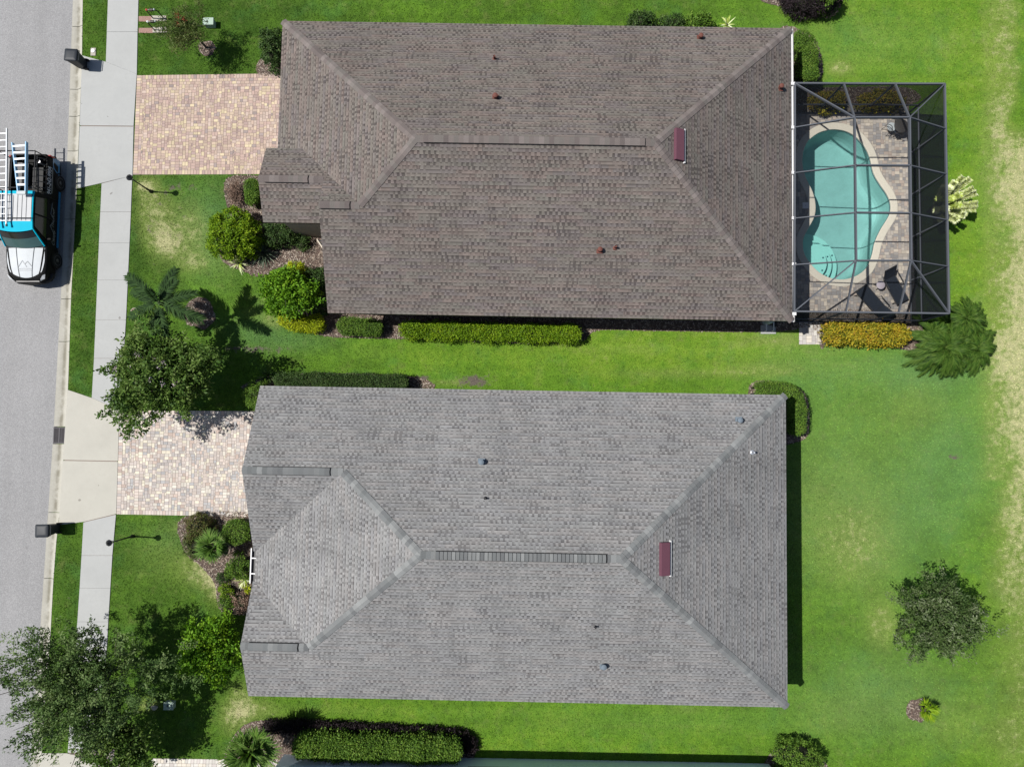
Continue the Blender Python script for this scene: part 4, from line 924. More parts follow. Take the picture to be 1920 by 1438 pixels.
for i in range(16):
    (a, p), (b, q) = raft[i], raft[(i + 1) % 16]; pts = [OUT[a], OUT[b], INN[q]] + ([INN[p]] if p != q else []); pan(pts, M['mesh_slope'])
for a, b, c, d in (('nw', 'ne', 'e2', 'w2'), ('w2', 'e2', 'e3', 'w3'), ('w3', 'e3', 'se', 'sw')): pan([INN[a], INN[b], INN[c], INN[d]], M['mesh_top'])
for i in range(12):
    a, b = OUT[ring_[i]], OUT[ring_[i + 1]]
    if i < 11: pan([(a[0], a[1], .1), (b[0], b[1], .1), b, a], M['mesh_wall'])
    MB().beam((a[0], a[1], 0), a - np.array([0, 0, .05]), .06, .06).build('post', M['cageframe'], cage)
    if i < 11:
        for z_, h_ in ((.06, .1), (.95, .06)): MB().beam((a[0], a[1], z_), (b[0], b[1], z_), .055, h_).build('rail', M['cageframe'], cage)

# ------------------------------------------------------------------ pool furniture
def lounger(px0, px1, back, label, arms):
    """px0 foot end centre, px1 head end centre on the deck"""
    a, b = P(*px0, .33)[:2], P(*px1, .33)[:2]; d = (b - a) / np.linalg.norm(b - a); s = np.array([-d[1], d[0]]); Ln = 1.95; fold = 1.28; hw = .31
    t = thing('lounger', label, 'lounger', (*((a + d * Ln / 2)), .02), 'loungers on the pool deck')
    q = lambda l, w_, z: np.array([*(a + d * l + s * w_), z]); tl = math.radians(back); e = Ln - fold
    H = lambda l: q(fold + l * math.cos(tl), 0, .34 + l * math.sin(tl))
    f = MB()
    for sd in (-hw, hw):
        sv = np.array([*(s * sd), 0]); f.tube([q(0, 0, .34) + sv, q(fold, 0, .34) + sv, H(e) + sv], .02, 6)
    for l in (0., fold): f.tube([q(l, -hw, .34), q(l, hw, .34)], .02, 6)
    f.tube([H(e) - np.array([*(s * hw), 0]), H(e) + np.array([*(s * hw), 0])], .02, 6)
    f.build('frame', M['blackmetal'], t)
    nw = 8
    for nm, p0, p1, m in (('seat_sling', q(.02, 0, .35), q(fold, 0, .35), M['sling']), ('back_sling', q(fold, 0, .35), H(e - .02) + np.array([0, 0, .01]), M['sling'])):
        V, F = [], []
        for k in range(nw + 1):
            for sd in (-hw + .01, 0, hw - .01):
                sag = -.03 * math.sin(math.pi * k / nw) * (1 if sd == 0 else .2); V.append(p0 + (p1 - p0) * k / nw + np.array([*(s * sd), sag]))
        for k in range(nw):
            for j in range(2): F.append([k * 3 + j, k * 3 + j + 1, k * 3 + j + 4, k * 3 + j + 3])
        mesh_np(nm, V, F, m, t, smooth=True)
    for l, sd in ((.15, -hw), (.15, hw), (fold, -hw), (fold, hw)): MB().tube([q(l, sd, .34), q(l - .05, sd * 1.1, .02)], .018, 6).build('leg', M['blackmetal'], t)
    for sd in (-1, 1): MB().tube([q(fold - .45, sd * hw, .34), q(fold - .45, sd * (hw + .07), .56), q(fold + .15, sd * (hw + .07), .58), q(fold + .2, sd * hw, .42)], .02, 6).build('armrest', M['blackmetal'], t)
    return t
lounger((1614.5, 541), (1664, 598), 22, 'dark sling lounger nearer the pool steps, its head end by the screen wall', True)
lounger((1692.5, 566), (1658, 505), 52, 'dark sling lounger with a steep raised back, right of the round side table', True)
def round_table(px, py, r, h, label, m, name='side_table'):
    c = P(px, py, h); t = thing(name, label, 'table', (c[0], c[1], .02)); MB().lathe((c[0], c[1], h - .03), [(r * .96, 0), (r, .012), (r, .03), (r * .96, .035)], 28).build('tabletop', m, t, smooth=True)
    for k in range(3):
        a = k * 2.094 + .4; MB().tube([(c[0] + .3 * r * math.cos(a), c[1] + .3 * r * math.sin(a), h - .03), (c[0] + .35 * r * math.cos(a), c[1] + .35 * r * math.sin(a), h * .5), (c[0] + .9 * r * math.cos(a), c[1] + .9 * r * math.sin(a), .02)], .012, 6).build('leg', M['blackmetal'], t)
    return c
round_table(1651.5, 534.5, .2, .46, 'small round lilac gray side table between the two loungers', M['tabletop'])
M['ironwork'] = simple('bronze black ironwork', (.03, .028, .026), .5, .4, .3)
round_table(1690, 236, .33, .7, 'round black iron patio table in the far deck corner', M['ironwork'], 'patio_table')
def chair(px, py, ang, label, seatm):
    c = P(px, py, .4)[:2]; d = np.array([math.cos(ang), math.sin(ang)]); s = np.array([-d[1], d[0]]); q = lambda l, w_, z: np.array([*(c + d * l + s * w_), z])
    t = thing('patio_chair', label, 'chair', (*c, .02), 'iron chairs round the patio table')
    m2 = MB(); m2.lathe(q(0, 0, .42), [(.2, 0), (.215, .01), (.215, .03), (.19, .04)], 20); m2.build('seat', seatm, t, smooth=True)
    b_ = MB(); pts = [q(.2, w_, .45 + .42 * math.sqrt(max(0, 1 - (w_ / .22) ** 2)) + (.0)) + np.array([*(d * .06), 0]) for w_ in np.linspace(-.22, .22, 11)]
    b_.tube(pts, .014, 6)
    for w_ in (-.12, -.04, .04, .12): b_.tube([q(.2, w_, .45), q(.26, w_, .45 + .42 * math.sqrt(1 - (w_ / .22) ** 2))], .009, 5)
    b_.build('backrest', M['ironwork'], t)
    for l, w_ in ((-.16, -.16), (-.16, .16), (.17, -.16), (.17, .16)): MB().tube([q(l, w_, .43), q(l * 1.25, w_ * 1.25, .02)], .012, 6).build('leg', M['ironwork'], t)
chair(1671, 239, 3.7, 'iron patio chair with a pale seat on the pool side of the patio table', M['palegray']); chair(1684, 247, -1.9, 'iron patio chair with a dark gray seat nearest the middle of the deck', M['sling'])
chair(1684, 222, 1.8, 'iron patio chair pushed against the rear screen wall', M['ironwork'])
for px, py, lb in ((1680, 233, 'small round potted plant at the near side of the patio table'), (1697, 234, 'small round potted plant at the far side of the patio table')): pass

# pool equipment on a pad by the south wall
c = P(1440, 624)
t = thing('pool_pump', 'gray pool pump and filter on a white slab by the brown roof house', 'pool pump', (c[0], c[1] + .35, 0))
MB().box((c[0], c[1] + .15, .03), (.72, .42, .07)).build('slab', M['walk'], t, bevel=.01)
MB().lathe((c[0] - .1, c[1] + .55, .0), [(.2, 0), (.2, .6), (.15, .72), (.04, .76)], 18).build('filter_tank', M['palegray'], t, smooth=True)
MB().lathe((c[0] + .25, c[1] + .45, .2), [(.09, -.2), (.1, -.15), (.1, .15), (.07, .2)], 14, axis=(0, 1, 0)).build('pump_body', M['blackmetal'], t, smooth=True)
for dx_ in (-.17, .17): MB().tube([(c[0] + dx_, c[1] + .05, .02), (c[0] + dx_, c[1] + .08, .3), (c[0] + dx_, c[1] + .75, .32)], .03).build('pipe', M['white'], t, smooth=True)

# ------------------------------------------------------------------ street things
def bin_(px, py, rot, label):
    c = P(px, py, 1.0); q = lambda x, y, z: np.array([c[0] + x * math.cos(rot) - y * math.sin(rot), c[1] + x * math.sin(rot) + y * math.cos(rot), z])
    zb = -.0; t = thing('trash_bin', label, 'trash bin', (c[0], c[1], zb), 'wheeled trash bins at the kerb')
    def shell(secs):
        V, F = [], []; k = len(secs[0]); 
        for s_ in secs: V += s_
        for i in range(len(secs) - 1):
            for j in range(k): F.append([i * k + j, i * k + (j + 1) % k, (i + 1) * k + (j + 1) % k, (i + 1) * k + j])
        return V, F + [list(range(k - 1, -1, -1)), [(len(secs) - 1) * k + j for j in range(k)]]
    def rr(cx, sx, sy, r, z): 
        o = []
        for a0, ex, ey in ((0, 1, 1), (90, -1, 1), (180, -1, -1), (270, 1, -1)):
            for k in range(4): a = math.radians(a0 + k * 30); o.append(q(cx + ex * (sx - r) + r * math.cos(a), ey * (sy - r) + r * math.sin(a), z))
        return o
    V, F = shell([rr(0, .2, .2, .05, .06), rr(0, .23, .22, .05, .35), rr(0, .28, .265, .05, .92), rr(0, .305, .285, .05, .94), rr(0, .305, .285, .05, .98)]); mesh_np('body', V, F, M['binplastic'], t)
    V, F = shell([rr(-.01, .315, .295, .06, .98), rr(-.01, .32, .3, .06, 1.01), rr(-.01, .28, .27, .06, 1.045), rr(-.03, .16, .16, .06, 1.06)]); lid = mesh_np('lid', V, F, M['binplastic'], t, smooth=True)
    MB().tube([q(.3, -.24, .97), q(.37, -.24, .99), q(.37, .24, .99), q(.3, .24, .97)], .018, 6).build('handle', M['binplastic'], t)
    for s_ in (-.22, .22): MB().lathe(q(.2, s_, .12), [(.12, -.03), (.125, 0), (.12, .03)], 16, axis=q(0, 1, 0) - q(0, 0, 0)).build('wheel', M['tyre'], t)
bin_(133.5, 103.5, -.06, 'black wheeled trash bin at the kerb beside the tan driveway of the brown roof house')
bin_(79.5, 995, .02, 'black wheeled trash bin at the kerb below the storm drain')
def lamp(px, py, lean, label, r=0.):
    c = P(px, py, 1.95); t = thing('lamp_post', label, 'lamp post', (c[0], c[1], 0), 'black lamp posts at the front lawns'); x, y = c[0], c[1]
    MB().lathe((x, y, 0), [(.09, 0), (.09, .08), (.05, .14), (.04, .5), (.032, .55), (.03, 1.68), (.05, 1.7), (.05, 1.74)], 12).build('post', M['blackmetal'], t, smooth=True)
    l = MB()
    for k in range(4): a = k * math.pi / 2 + .78; l.tube([(x + .07 * math.cos(a), y + .07 * math.sin(a), 1.74), (x + .11 * math.cos(a), y + .11 * math.sin(a), 1.98)], .008, 4)
    lo_ = l.build('lantern', M['blackmetal'], t); MB().lathe((x, y, 1.74), [(.06, 0), (.09, .22)], 4).build('glass', M['lens'], lo_)
    MB().lathe((x, y, 1.98), [(.15, 0), (.13, .03), (.05, .1), (.015, .15), (.01, .19)], 8).build('cap', M['blackmetal'], lo_)
    MB().tube([(x - .22, y, 1.62), (x + .22, y, 1.62)], .012, 6).build('crossbar', M['blackmetal'], t)
lamp(243, 333.5, 0, 'black lamp post on the lawn corner below the tan paver driveway'); lamp(205, 1017.5, 0, 'black lamp post at the sidewalk below the gray paver driveway')
def pedestal(px, py, sx, sy, h, m, label, name='utility_box', cat='utility box'):
    c = P(px, py, h); t = thing(name, label, cat, (c[0], c[1], 0)); MB().box((c[0], c[1], h / 2 - .02), (sx, sy, h - .04)).build('case', m, t, bevel=.012)
    lid = MB().box((c[0], c[1], h), (sx + .04, sy + .04, .05)).build('lid', m, t, bevel=.012); MB().box((c[0] - sx * .1, c[1], h + .03), (.05, .09, .02)).build('latch', M['blackmetal'], lid)
pedestal(390.5, 40.5, .48, .32, .34, M['palegreen'], 'pale green utility box on the lawn behind the small flowering tree')
pedestal(316, 1323, .42, .32, .28, M['palegreen'], 'pale gray green utility box in the oak tree shade')
def backflow(px, py, label, head):
    a, b = P(px, py)[:2], P(px + 20, py)[:2]; t = thing('backflow_valve', label, 'backflow valve', (*((a + b) / 2), 0), 'backflow valves by the sidewalk'); H = .75; d = (b - a)
    MB().tube([(*a, 0), (*a, H - .1), (*(a + d * .15), H), (*(b - d * .15), H), (*b, H - .1), (*b, 0)], .028, 8).build('pipe', M['brass'], t, smooth=True)
    MB().box((*(a + d * .5), H), (.2, .1, .13)).build('valve_body', M['brass'], t, bevel=.02); MB().lathe((*(a + d * .08), H - .02), [(.05, 0), (.055, .05), (.02, .08)], 12).build('valve_cap', head, t)
    MB().lathe((*(a + d * .8), H + .02), [(.04, 0), (.045, .04), (.02, .07)], 12).build('test_cock', M['palegray'], t)
    MB().prism([P(px - 3, py - 5), P(px + 24, py - 5), P(px + 24, py + 5), P(px - 3, py + 5)], -.05, .05).build('pad', M['stone'], t)
backflow(288, 36, 'bronze backflow pipe loop with a red cap by the sidewalk', M['redcap']); backflow(290, 57.5, 'bronze backflow pipe loop with a white cap by the sidewalk', M['white'])
for px0, px1, py0, py1 in ((260, 285, 31, 41), (260, 287, 53, 62.5)):
    struct(MB().add(poly([(px0, py0), (px1, py0), (px1, py1), (px0, py1)], .012), [[3, 2, 1, 0]]).build('gravel_strip', M['pink']))
c = P(175.5, 97.5); t = thing('cleanout_cover', 'round white cleanout cover in a small stone block on the kerb verge', 'cleanout cover', (c[0], c[1], 0))
MB().box((c[0], c[1] - .02, .015), (.26, .4, .06)).build('block', M['stone'], t, bevel=.02); MB().lathe((c[0], c[1] + .02, .045), [(.1, 0), (.1, .025), (.09, .03), (.025, .03), (.02, .02)], 18).build('lid', M['white'], t)
c = P(252, 584); t = thing('valve_cover', 'small round tan valve cover in the grass beside the feather palm', 'valve cover', (c[0], c[1], 0)); MB().lathe((c[0], c[1], 0), [(.14, 0), (.14, .05), (.12, .06)], 16).build('lid', M['pink'], t); MB().lathe((c[0], c[1], 0), [(.17, 0), (.17, .035), (.14, .04)], 16).build('rim', M['stone'], t)
c = P(290, 1326); t = thing('garden_stone', 'flat pale stone lying beside the utility box under the oak', 'stone', (c[0], c[1], 0))
V = [(c[0] + .16 * math.cos(a) * (1 + .2 * math.sin(3 * a)), c[1] + .11 * math.sin(a)) for a in np.linspace(0, 6.283, 12, endpoint=False)]; MB().prism(V, -.02, .07).build('stone', M['stone'], t, bevel=.03)

# ------------------------------------------------------------------ pickup truck with ladder rack
XC, YF, GZ = -23.17, 6.93, -.10
W_ = lambda x, y, z: np.array([XC + x, YF + y, GZ + z])            # x towards the kerb, y rearwards from the bumper
trk = thing('pickup_truck', 'black and silver pickup truck with bright blue trim and ladders on its rack', 'pickup truck', W_(0, 2.95, 0))
def loft(secs, closed_ends=True):
    V, F = [], []; k = len(secs[0])
    for s_ in secs: V += list(s_)
    for i in range(len(secs) - 1):
        for j in range(k - 1): F.append([i * k + j, (i + 1) * k + j, (i + 1) * k + j + 1, i * k + j + 1])
    if closed_ends: F += [list(range(k)), [(len(secs) - 1) * k + j for j in range(k - 1, -1, -1)]]
    return V, F
def sec(y, hw, zs, ze, top, crown, tum=.06):
    h = [(hw * .95, zs), (hw, zs + .18), (hw, (zs + ze) / 2 + .1), (hw - .025, ze - .06), (hw - tum, ze), (hw * .6, top), (0, top + crown)]
    return [W_(-x, y, z) for x, z in h] + [W_(x, y, z) for x, z in h[-2::-1]]
S_ = [(-.06, .42, .44, .76, .78, .0), (.0, .64, .38, .88, .91, .01), (.1, .8, .34, .97, 1.0, .015), (.26, .91, .32, 1.03, 1.06, .02), (.6, .97, .32, 1.07, 1.11, .03), (1.1, 1.0, .32, 1.1, 1.15, .035), (1.6, 1.01, .3, 1.13, 1.17, .03), (1.75, 1.01, .3, 1.15, 1.16, .01), (4.12, 1.0, .3, 1.17, 1.17, .0)]
V, F = loft([sec(*q) for q in S_]); body = mesh_np('body', V, F, M['tblack'], trk, smooth=True)
# hood skin and fender strips
def patch(name, rows, m, parent, dz=.012, smooth=True):
    V, F = [], []; k = len(rows[0])
    for r in rows: V += [W_(x, y, z + dz) for x, y, z in r]
    for i in range(len(rows) - 1):
        for j in range(k - 1): F.append([i * k + j, i * k + j + 1, (i + 1) * k + j + 1, (i + 1) * k + j])
    return mesh_np(name, V, F, m, parent, smooth=smooth)
def ztop(x, y):
    for q0, q1 in zip(S_[:-1], S_[1:]):
        if q0[0] <= y <= q1[0]:
            f = (y - q0[0]) / (q1[0] - q0[0]); hw, ze, tp, cr = [q0[i] + (q1[i] - q0[i]) * f for i in (1, 3, 4, 5)]; x = abs(x)
            return tp + cr * (1 - x / (hw * .6)) if x < hw * .6 else tp + (ze - tp) * (x - hw * .6) / (hw * .34 + .001)
    return 1.17
ys_ = np.linspace(.12, 1.52, 10); hwd = lambda y: .60 + .22 * (max(0, y - .12) / 1.4) ** .6; inn = lambda y: .3 + .13 * (y - .2) / 1.32
def strip_rows(fa, fb, n_=5):
    def q_(x, y): y2 = y + .34 * (x / .82) ** 2 * (1 - (y - .12) / 1.4); return (x, y2, ztop(x, y2))
    return [[q_(fa(y) + (fb(y) - fa(y)) * j / n_, y) for j in range(n_ + 1)] for y in ys_]
hood = patch('hood', strip_rows(lambda y: -hwd(y), hwd, 14), M['tsilver'], trk)
for sg in (-1, 1):
    patch('hood_crease', strip_rows(lambda y: sg * inn(y) - .016, lambda y: sg * inn(y) + .016, 1), M['crease'], hood, .02)
    patch('fender_strip', strip_rows(lambda y: sg * (hwd(y) + .085), lambda y: sg * min(.89, hwd(y) + .15 + .02 * y), 2), M['tsilver'], trk, .014)
mk = MB()
for pts_ in ([(-.32, .62), (-.12, .92), (.08, .62)], [(-.0, .75), (.12, .88), (.3, .66)]):
    for p0, p1 in zip(pts_[:-1], pts_[1:]): mk.beam(W_(p0[0], p0[1], ztop(*p0) + .022), W_(p1[0], p1[1], ztop(*p1) + .022), .025, .004)
for x0, x1, y_ in ((-.36, .34, .54), (-.3, .28, .46)): mk.beam(W_(x0, y_, ztop(x0, y_) + .03), W_(x1, y_, ztop(x1, y_) + .03), .022, .004)
M['faint'] = simple('faint gray logo', (.27, .28, .29), .8, .05); mk.build('hood_logo', M['faint'], hood)
# cowl with wipers
cw = MB(); cw.add([W_(-.86, 1.53, 1.17), W_(.86, 1.53, 1.17), W_(.9, 1.68, 1.21), W_(-.9, 1.68, 1.21)], [[0, 1, 2, 3]]); cw = cw.build('cowl', M['crease'], trk)
for x0 in (-.55, .15): MB().tube([W_(x0, 1.62, 1.22), W_(x0 + .55, 1.72, 1.25)], .012, 5).build('wiper', M['blackmetal'], cw)
# cab
def cabsec(y, hwb, hwt, zb, zt): return [W_(-hwb, y, zb), W_(-hwt - .03, y, zt - .1), W_(-hwt, y, zt), W_(0, y, zt + .025), W_(hwt, y, zt), W_(hwt + .03, y, zt - .1), W_(hwb, y, zb)]
V, F = loft([cabsec(1.56, .94, .9, 1.1, 1.16), cabsec(1.85, .95, .86, 1.1, 1.5), cabsec(2.2, .96, .79, 1.1, 1.88), cabsec(2.6, .96, .79, 1.1, 1.93), cabsec(3.9, .95, .78, 1.1, 1.91), cabsec(4.03, .94, .76, 1.1, 1.8)])
cab = mesh_np('cab', V, F, M['tblack'], trk)
def roofz(x, y): return (1.955 - .03 * abs(x) / .78 if y > 2.5 else 1.905 + (y - 2.2) * .16 - .03 * abs(x) / .78)
rr_ = lambda y0, y1, x0, x1, nx_=8, ny_=5: [[(x0 + (x1 - x0) * i / nx_, y0 + (y1 - y0) * j / ny_, roofz(x0 + (x1 - x0) * i / nx_, y0 + (y1 - y0) * j / ny_)) for i in range(nx_ + 1)] for j in range(ny_ + 1)]
rp = patch('roof_panel', rr_(2.55, 3.86, -.72, .72), M['twhite'], cab, .006)
for x in (-.5, -.3, -.1, .1, .3, .5): patch('roof_groove', rr_(2.6, 3.8, x - .011, x + .011, 1), M['crease'], rp, .012)
rows = [[(x, 2.19 + .0 - .1 * (1 - (x / .76) ** 2) + (2.57 - 2.09) * j / 4, 0) for x in np.linspace(-.76, .76, 9)] for j in range(5)]
rows = [[(x, min(y, 2.57), roofz(x, y)) for x, y, _ in r] for r in rows]; patch('roof_front_band', rows, M['tcyan'], cab, .012)
patch('roof_rear_band', rr_(3.86, 4.0, -.78, .86), M['tcyan'], cab, .012)
for sg in (-1, 1):
    MB().tube([W_(sg * .93, 1.6, 1.2), W_(sg * .88, 1.9, 1.55), W_(sg * .80, 2.25, 1.9), W_(sg * .79, 2.7, 1.94), W_(sg * .79, 3.9, 1.93)], .035, 8).build('roof_rail', M['tcyan'], cab, smooth=True)
    sw = [(1.95, 1.2, .955), (3.85, 1.2, .95), (3.75, 1.82, .825), (2.38, 1.82, .83)]; MB().add([W_(sg * (x + .008), y, z) for y, z, x in sw], [[0, 1, 2, 3]]).build('side_window', M['sglass'], cab)
    MB().beam(W_(sg * .96, 2.95, 1.2), W_(sg * .835, 2.95, 1.84), .07, .03).build('door_pillar', M['tblack'], cab)
    mo = MB().box(W_(sg * 1.14, 1.92, 1.2), (.22, .1, .17)).build('mirror', M['tblack'], trk, bevel=.03); MB().beam(W_(sg * .95, 1.92, 1.15), W_(sg * 1.06, 1.92, 1.17), .06, .05).build('mirror_arm', M['tblack'], mo)
    # lower blue side trim, handles
    MB().box(W_(sg * 1.017, 2.95, .42), (.02, 2.5, .14)).build('side_stripe', M['tblue'], trk)
    for yd in (1.78, 2.95, 3.96): MB().box(W_(sg * 1.008, yd, .82), (.02, .016, .7)).build('panel_gap', M['blackmetal'], trk)
    for yh in (2.85, 3.8): MB().box(W_(sg * 1.0, yh, .98), (.04, .2, .04)).build('door_handle', M['tblack'], trk)
ws = [(-.9, 1.62, 1.2), (.9, 1.62, 1.2), (.77, 2.16, 1.86), (-.77, 2.16, 1.86)]
rows = []
for j in range(6):
    f = j / 5; rows.append([(x * (.9 - .13 * f), 1.62 + .54 * f - .13 * (1 - x * x), 1.2 + .66 * f + .04 * (1 - x * x)) for x in np.linspace(-1, 1, 9)])
wsh = patch('windshield', rows[:4], M['tglass'], trk, .02); patch('shade_band', rows[3:], M['sglass'], wsh, .02); MB().box(W_(.0, 1.83, 1.505), (.3, .24, .012)).build('dash_tablet', M['blackmetal'], wsh); MB().box(W_(.0, 1.83, 1.515), (.2, .15, .01)).build('tablet_screen', M['rim'], wsh); MB().box(W_(.03, 1.98, 1.72), (.22, .1, .05)).build('mirror_housing', M['blackmetal'], wsh)
# front end
MB().tube([W_(-.96, .42, .6), W_(-.88, .2, .6), W_(-.62, .02, .6), W_(0, -.06, .6), W_(.62, .02, .6), W_(.88, .2, .6), W_(.96, .42, .6)], .11, 8).build('bumper', M['tyre'], trk, smooth=True); MB().box(W_(0, -.02, .84), (1.1, .06, .16)).build('grille', M['blackmetal'], trk)
for sg in (-1, 1):
    hl = MB().add([W_(sg * .62, .02, .9), W_(sg * .84, .12, .93), W_(sg * .91, .32, 1.03), W_(sg * .8, .26, 1.06), W_(sg * .66, .08, .99)], [[0, 1, 2, 3, 4] if sg > 0 else [4, 3, 2, 1, 0]]).build('headlight', M['lens'], trk)
    hl.data.vertices.foreach_set('co', (np.array([v.co[:] for v in hl.data.vertices]) + np.array([0, -.03, .035])).ravel())
# bed
b_ = MB(); y0, y1 = 4.05, 5.98
b_.box(W_(0, (y0 + y1) / 2, .66), (1.7, y1 - y0, .08)).box(W_(0, y0 + .04, .95), (1.8, .08, .55)); bed = b_.build('bed_floor', M['bedliner'], trk)
for sg in (-1, 1):
    h = [(.82, .5), (.82, 1.18), (.86, 1.22), (.9, 1.22), (.96, 1.12), (1.01, .85), (1.02, .5), (.98, .34)]; secs = []
    for y in (y0, y0 + .5, y1 - .35, y1): 
        k = .06 if y == y1 else 0; secs.append([W_(sg * (x - k * (x > .87)), y, z) for x, z in h])
    V, F = loft(secs); V += []; mesh_np('bed_side', V, F, M['tblack'], trk)
    qp = MB(); qp.add([W_(sg * 1.028, 5.15, .5), W_(sg * 1.028, 5.95, .5), W_(sg * .975, 5.97, .95), W_(sg * 1.01, 5.45, .95)], [[0, 1, 2, 3]]).build('quarter_panel', M['tblue'], trk)
    MB().box(W_(sg * .93, 5.97, .98), (.14, .08, .34)).build('taillight', M['red'], trk, bevel=.02)
    MB().box(W_(sg * 1.022, 4.3, .42), (.02, .3, .14)).build('side_stripe', M['tblue'], trk)
MB().box(W_(0, 6.0, .92), (1.62, .07, .55)).build('tailgate', M['tblack'], trk, bevel=.02); MB().box(W_(0, 6.08, .55), (1.7, .14, .18)).build('rear_bumper', M['tblack'], trk, bevel=.03)
for y in (1.1, 4.9):
    for sg in (-1, 1):
        wh = MB().lathe(W_(sg * .9, y, .385), [(.2, -.13), (.36, -.13), (.385, -.09), (.385, .09), (.36, .13), (.26, .135)], 26, axis=(sg, 0, 0)).build('wheel', M['tyre'], trk, smooth=True)
        MB().lathe(W_(sg * .9, y, .385), [(.26, .12), (.25, .137), (.1, .125), (.06, .15), (.05, .152)], 20, axis=(sg, 0, 0)).build('rim', M['rim'], wh)
        ar = MB(); V = []
        for k in range(13):
            a = math.pi * k / 12
            for r, x in ((.4, 1.0), (.47, 1.0), (.47, 1.035), (.4, 1.035)): V.append(W_(sg * x, y + r * math.cos(a), .385 + r * math.sin(a)))
        ar.add(V, [[i * 4 + j, i * 4 + (j + 1) % 4, i * 4 + 4 + (j + 1) % 4, i * 4 + 4 + j] for i in range(12) for j in range(4)]); ar.build('wheel_arch', M['tblack'], trk)
# rack
RZ = 2.05
rk = MB()
for y in (4.12, 5.85): rk.tube([W_(-.9, y, 1.2), W_(-.86, y, RZ), W_(.86, y, RZ), W_(.9, y, 1.2)], .028, 6)
for sg in (-1, 1): rk.tube([W_(sg * .86, 4.12, RZ - .02), W_(sg * .86, 5.85, RZ - .02)], .024, 6); rk.tube([W_(sg * .6, 4.2, 1.5), W_(sg * .6, 5.85, 1.5)], .022, 6)
rk.tube([W_(-.8, 2.7, RZ - .02), W_(.8, 2.7, RZ - .02)], .022, 6)
for sg in (-1, 1): rk.tube([W_(sg * .8, 2.7, 1.93), W_(sg * .8, 2.7, RZ - .02)], .02, 6)
for y in np.linspace(4.35, 5.75, 6): rk.tube([W_(.6, y, 1.5), W_(.88, y, 1.26)], .02, 5)
rk.tube([W_(.88, 4.12, 1.3), W_(.7, 4.4, 1.7), W_(.62, 4.12, 2.0)], .02, 5)
rk.build('ladder_rack', M['blackmetal'], trk)
def lettering(txt, size, origin, right, up, m, parent, name, shear=0.):
    cu = bpy.data.curves.new(name, 'FONT'); cu.body = txt; cu.size = size; cu.shear = shear; cu.extrude = .002; cu.offset = size * .012; o = bpy.data.objects.new(name, cu); COL.objects.link(o)
    bpy.context.view_layer.update(); me = bpy.data.meshes.new_from_object(o.evaluated_get(bpy.context.evaluated_depsgraph_get())); bpy.data.objects.remove(o)
    r, u = np.array(right, float), np.array(up, float); r /= np.linalg.norm(r); u /= np.linalg.norm(u); nn = np.cross(r, u); co = np.array([v.co[:] for v in me.vertices])
    wv = np.array(origin) + co[:, :1] * r + co[:, 1:2] * u + co[:, 2:3] * nn - org(parent); me.vertices.foreach_set('co', wv.astype(np.float32).ravel()); me.materials.clear(); me.materials.append(m); me.update()
    oo = bpy.data.objects.new(name, me); COL.objects.link(oo); oo.parent = parent; return oo
sideup = W_(.9, 0, 1.22) - W_(.965, 0, 1.1); sideup = (-.055, 0, .1)
lettering('941-242-9904', .235, W_(1.012, 4.1, 1.06), (0, 1, 0), (-.06, 0, .1), M['letter'], trk, 'phone_number', .2)
MB().box(W_(1.015, 4.8, .99), (.014, 1.25, .06)).build('web_address_line', M['scriptgray'], trk)
lettering('Clearly', .26, W_(1.02, 1.72, .66), (0, 1, .0), (-.02, 0, 1), M['scriptgray'], trk, 'script_lettering', .4)
lettering('The Roof', .24, W_(1.02, 2.55, .74), (0, 1, .0), (-.02, 0, 1), M['scriptgray'], trk, 'script_lettering', .4)
rl = MB(); pts_ = [(2.2, .62), (2.62, 1.02), (2.95, .74), (3.2, 1.0), (3.75, .92)]
for p0, p1 in zip(pts_[:-1], pts_[1:]): rl.beam(W_(1.022, p0[0], p0[1]), W_(1.022, p1[0], p1[1]), .03, .012)
rl.build('roofline_logo', M['scriptgray'], trk)
# in the bed and on the rack: things that could be lifted off
t = thing('tool_box', 'low black tool box lying in the truck bed', 'tool box', W_(-.35, 5.1, .7)); MB().box(W_(-.35, 5.1, .88), (.5, 1.1, .34)).build('box_body', M['bedliner'], t, bevel=.02); MB().box(W_(-.35, 5.1, 1.07), (.54, 1.14, .04)).build('lid', M['blackmetal'], t, bevel=.01)
M['mat'] = simple('dull gray rubber mat', (.035, .035, .034), .85, var=.3)
t = thing('rubber_mat', 'gray rubber mat standing in the truck bed beside the step ladder', 'mat', W_(.3, 4.95, .7)); MB().box(W_(.32, 4.85, .98), (.5, 1.2, .03)).build('sheet', M['mat'], t); MB().box(W_(.32, 4.85, .83), (.44, 1.1, .26)).build('backing', M['bedliner'], t)
t = thing('hose_reel', 'small round hose reel at the rear of the truck bed', 'hose reel', W_(.35, 5.72, .7)); MB().lathe(W_(.35, 5.7, .95), [(.05, -.14), (.19, -.14), (.19, -.12), (.08, -.11), (.08, .11), (.19, .12), (.19, .14), (.05, .14)], 20, axis=(1, .3, 0)).build('spool', M['rim'], t); MB().box(W_(.35, 5.72, .76), (.3, .3, .1)).build('base', M['blackmetal'], t)
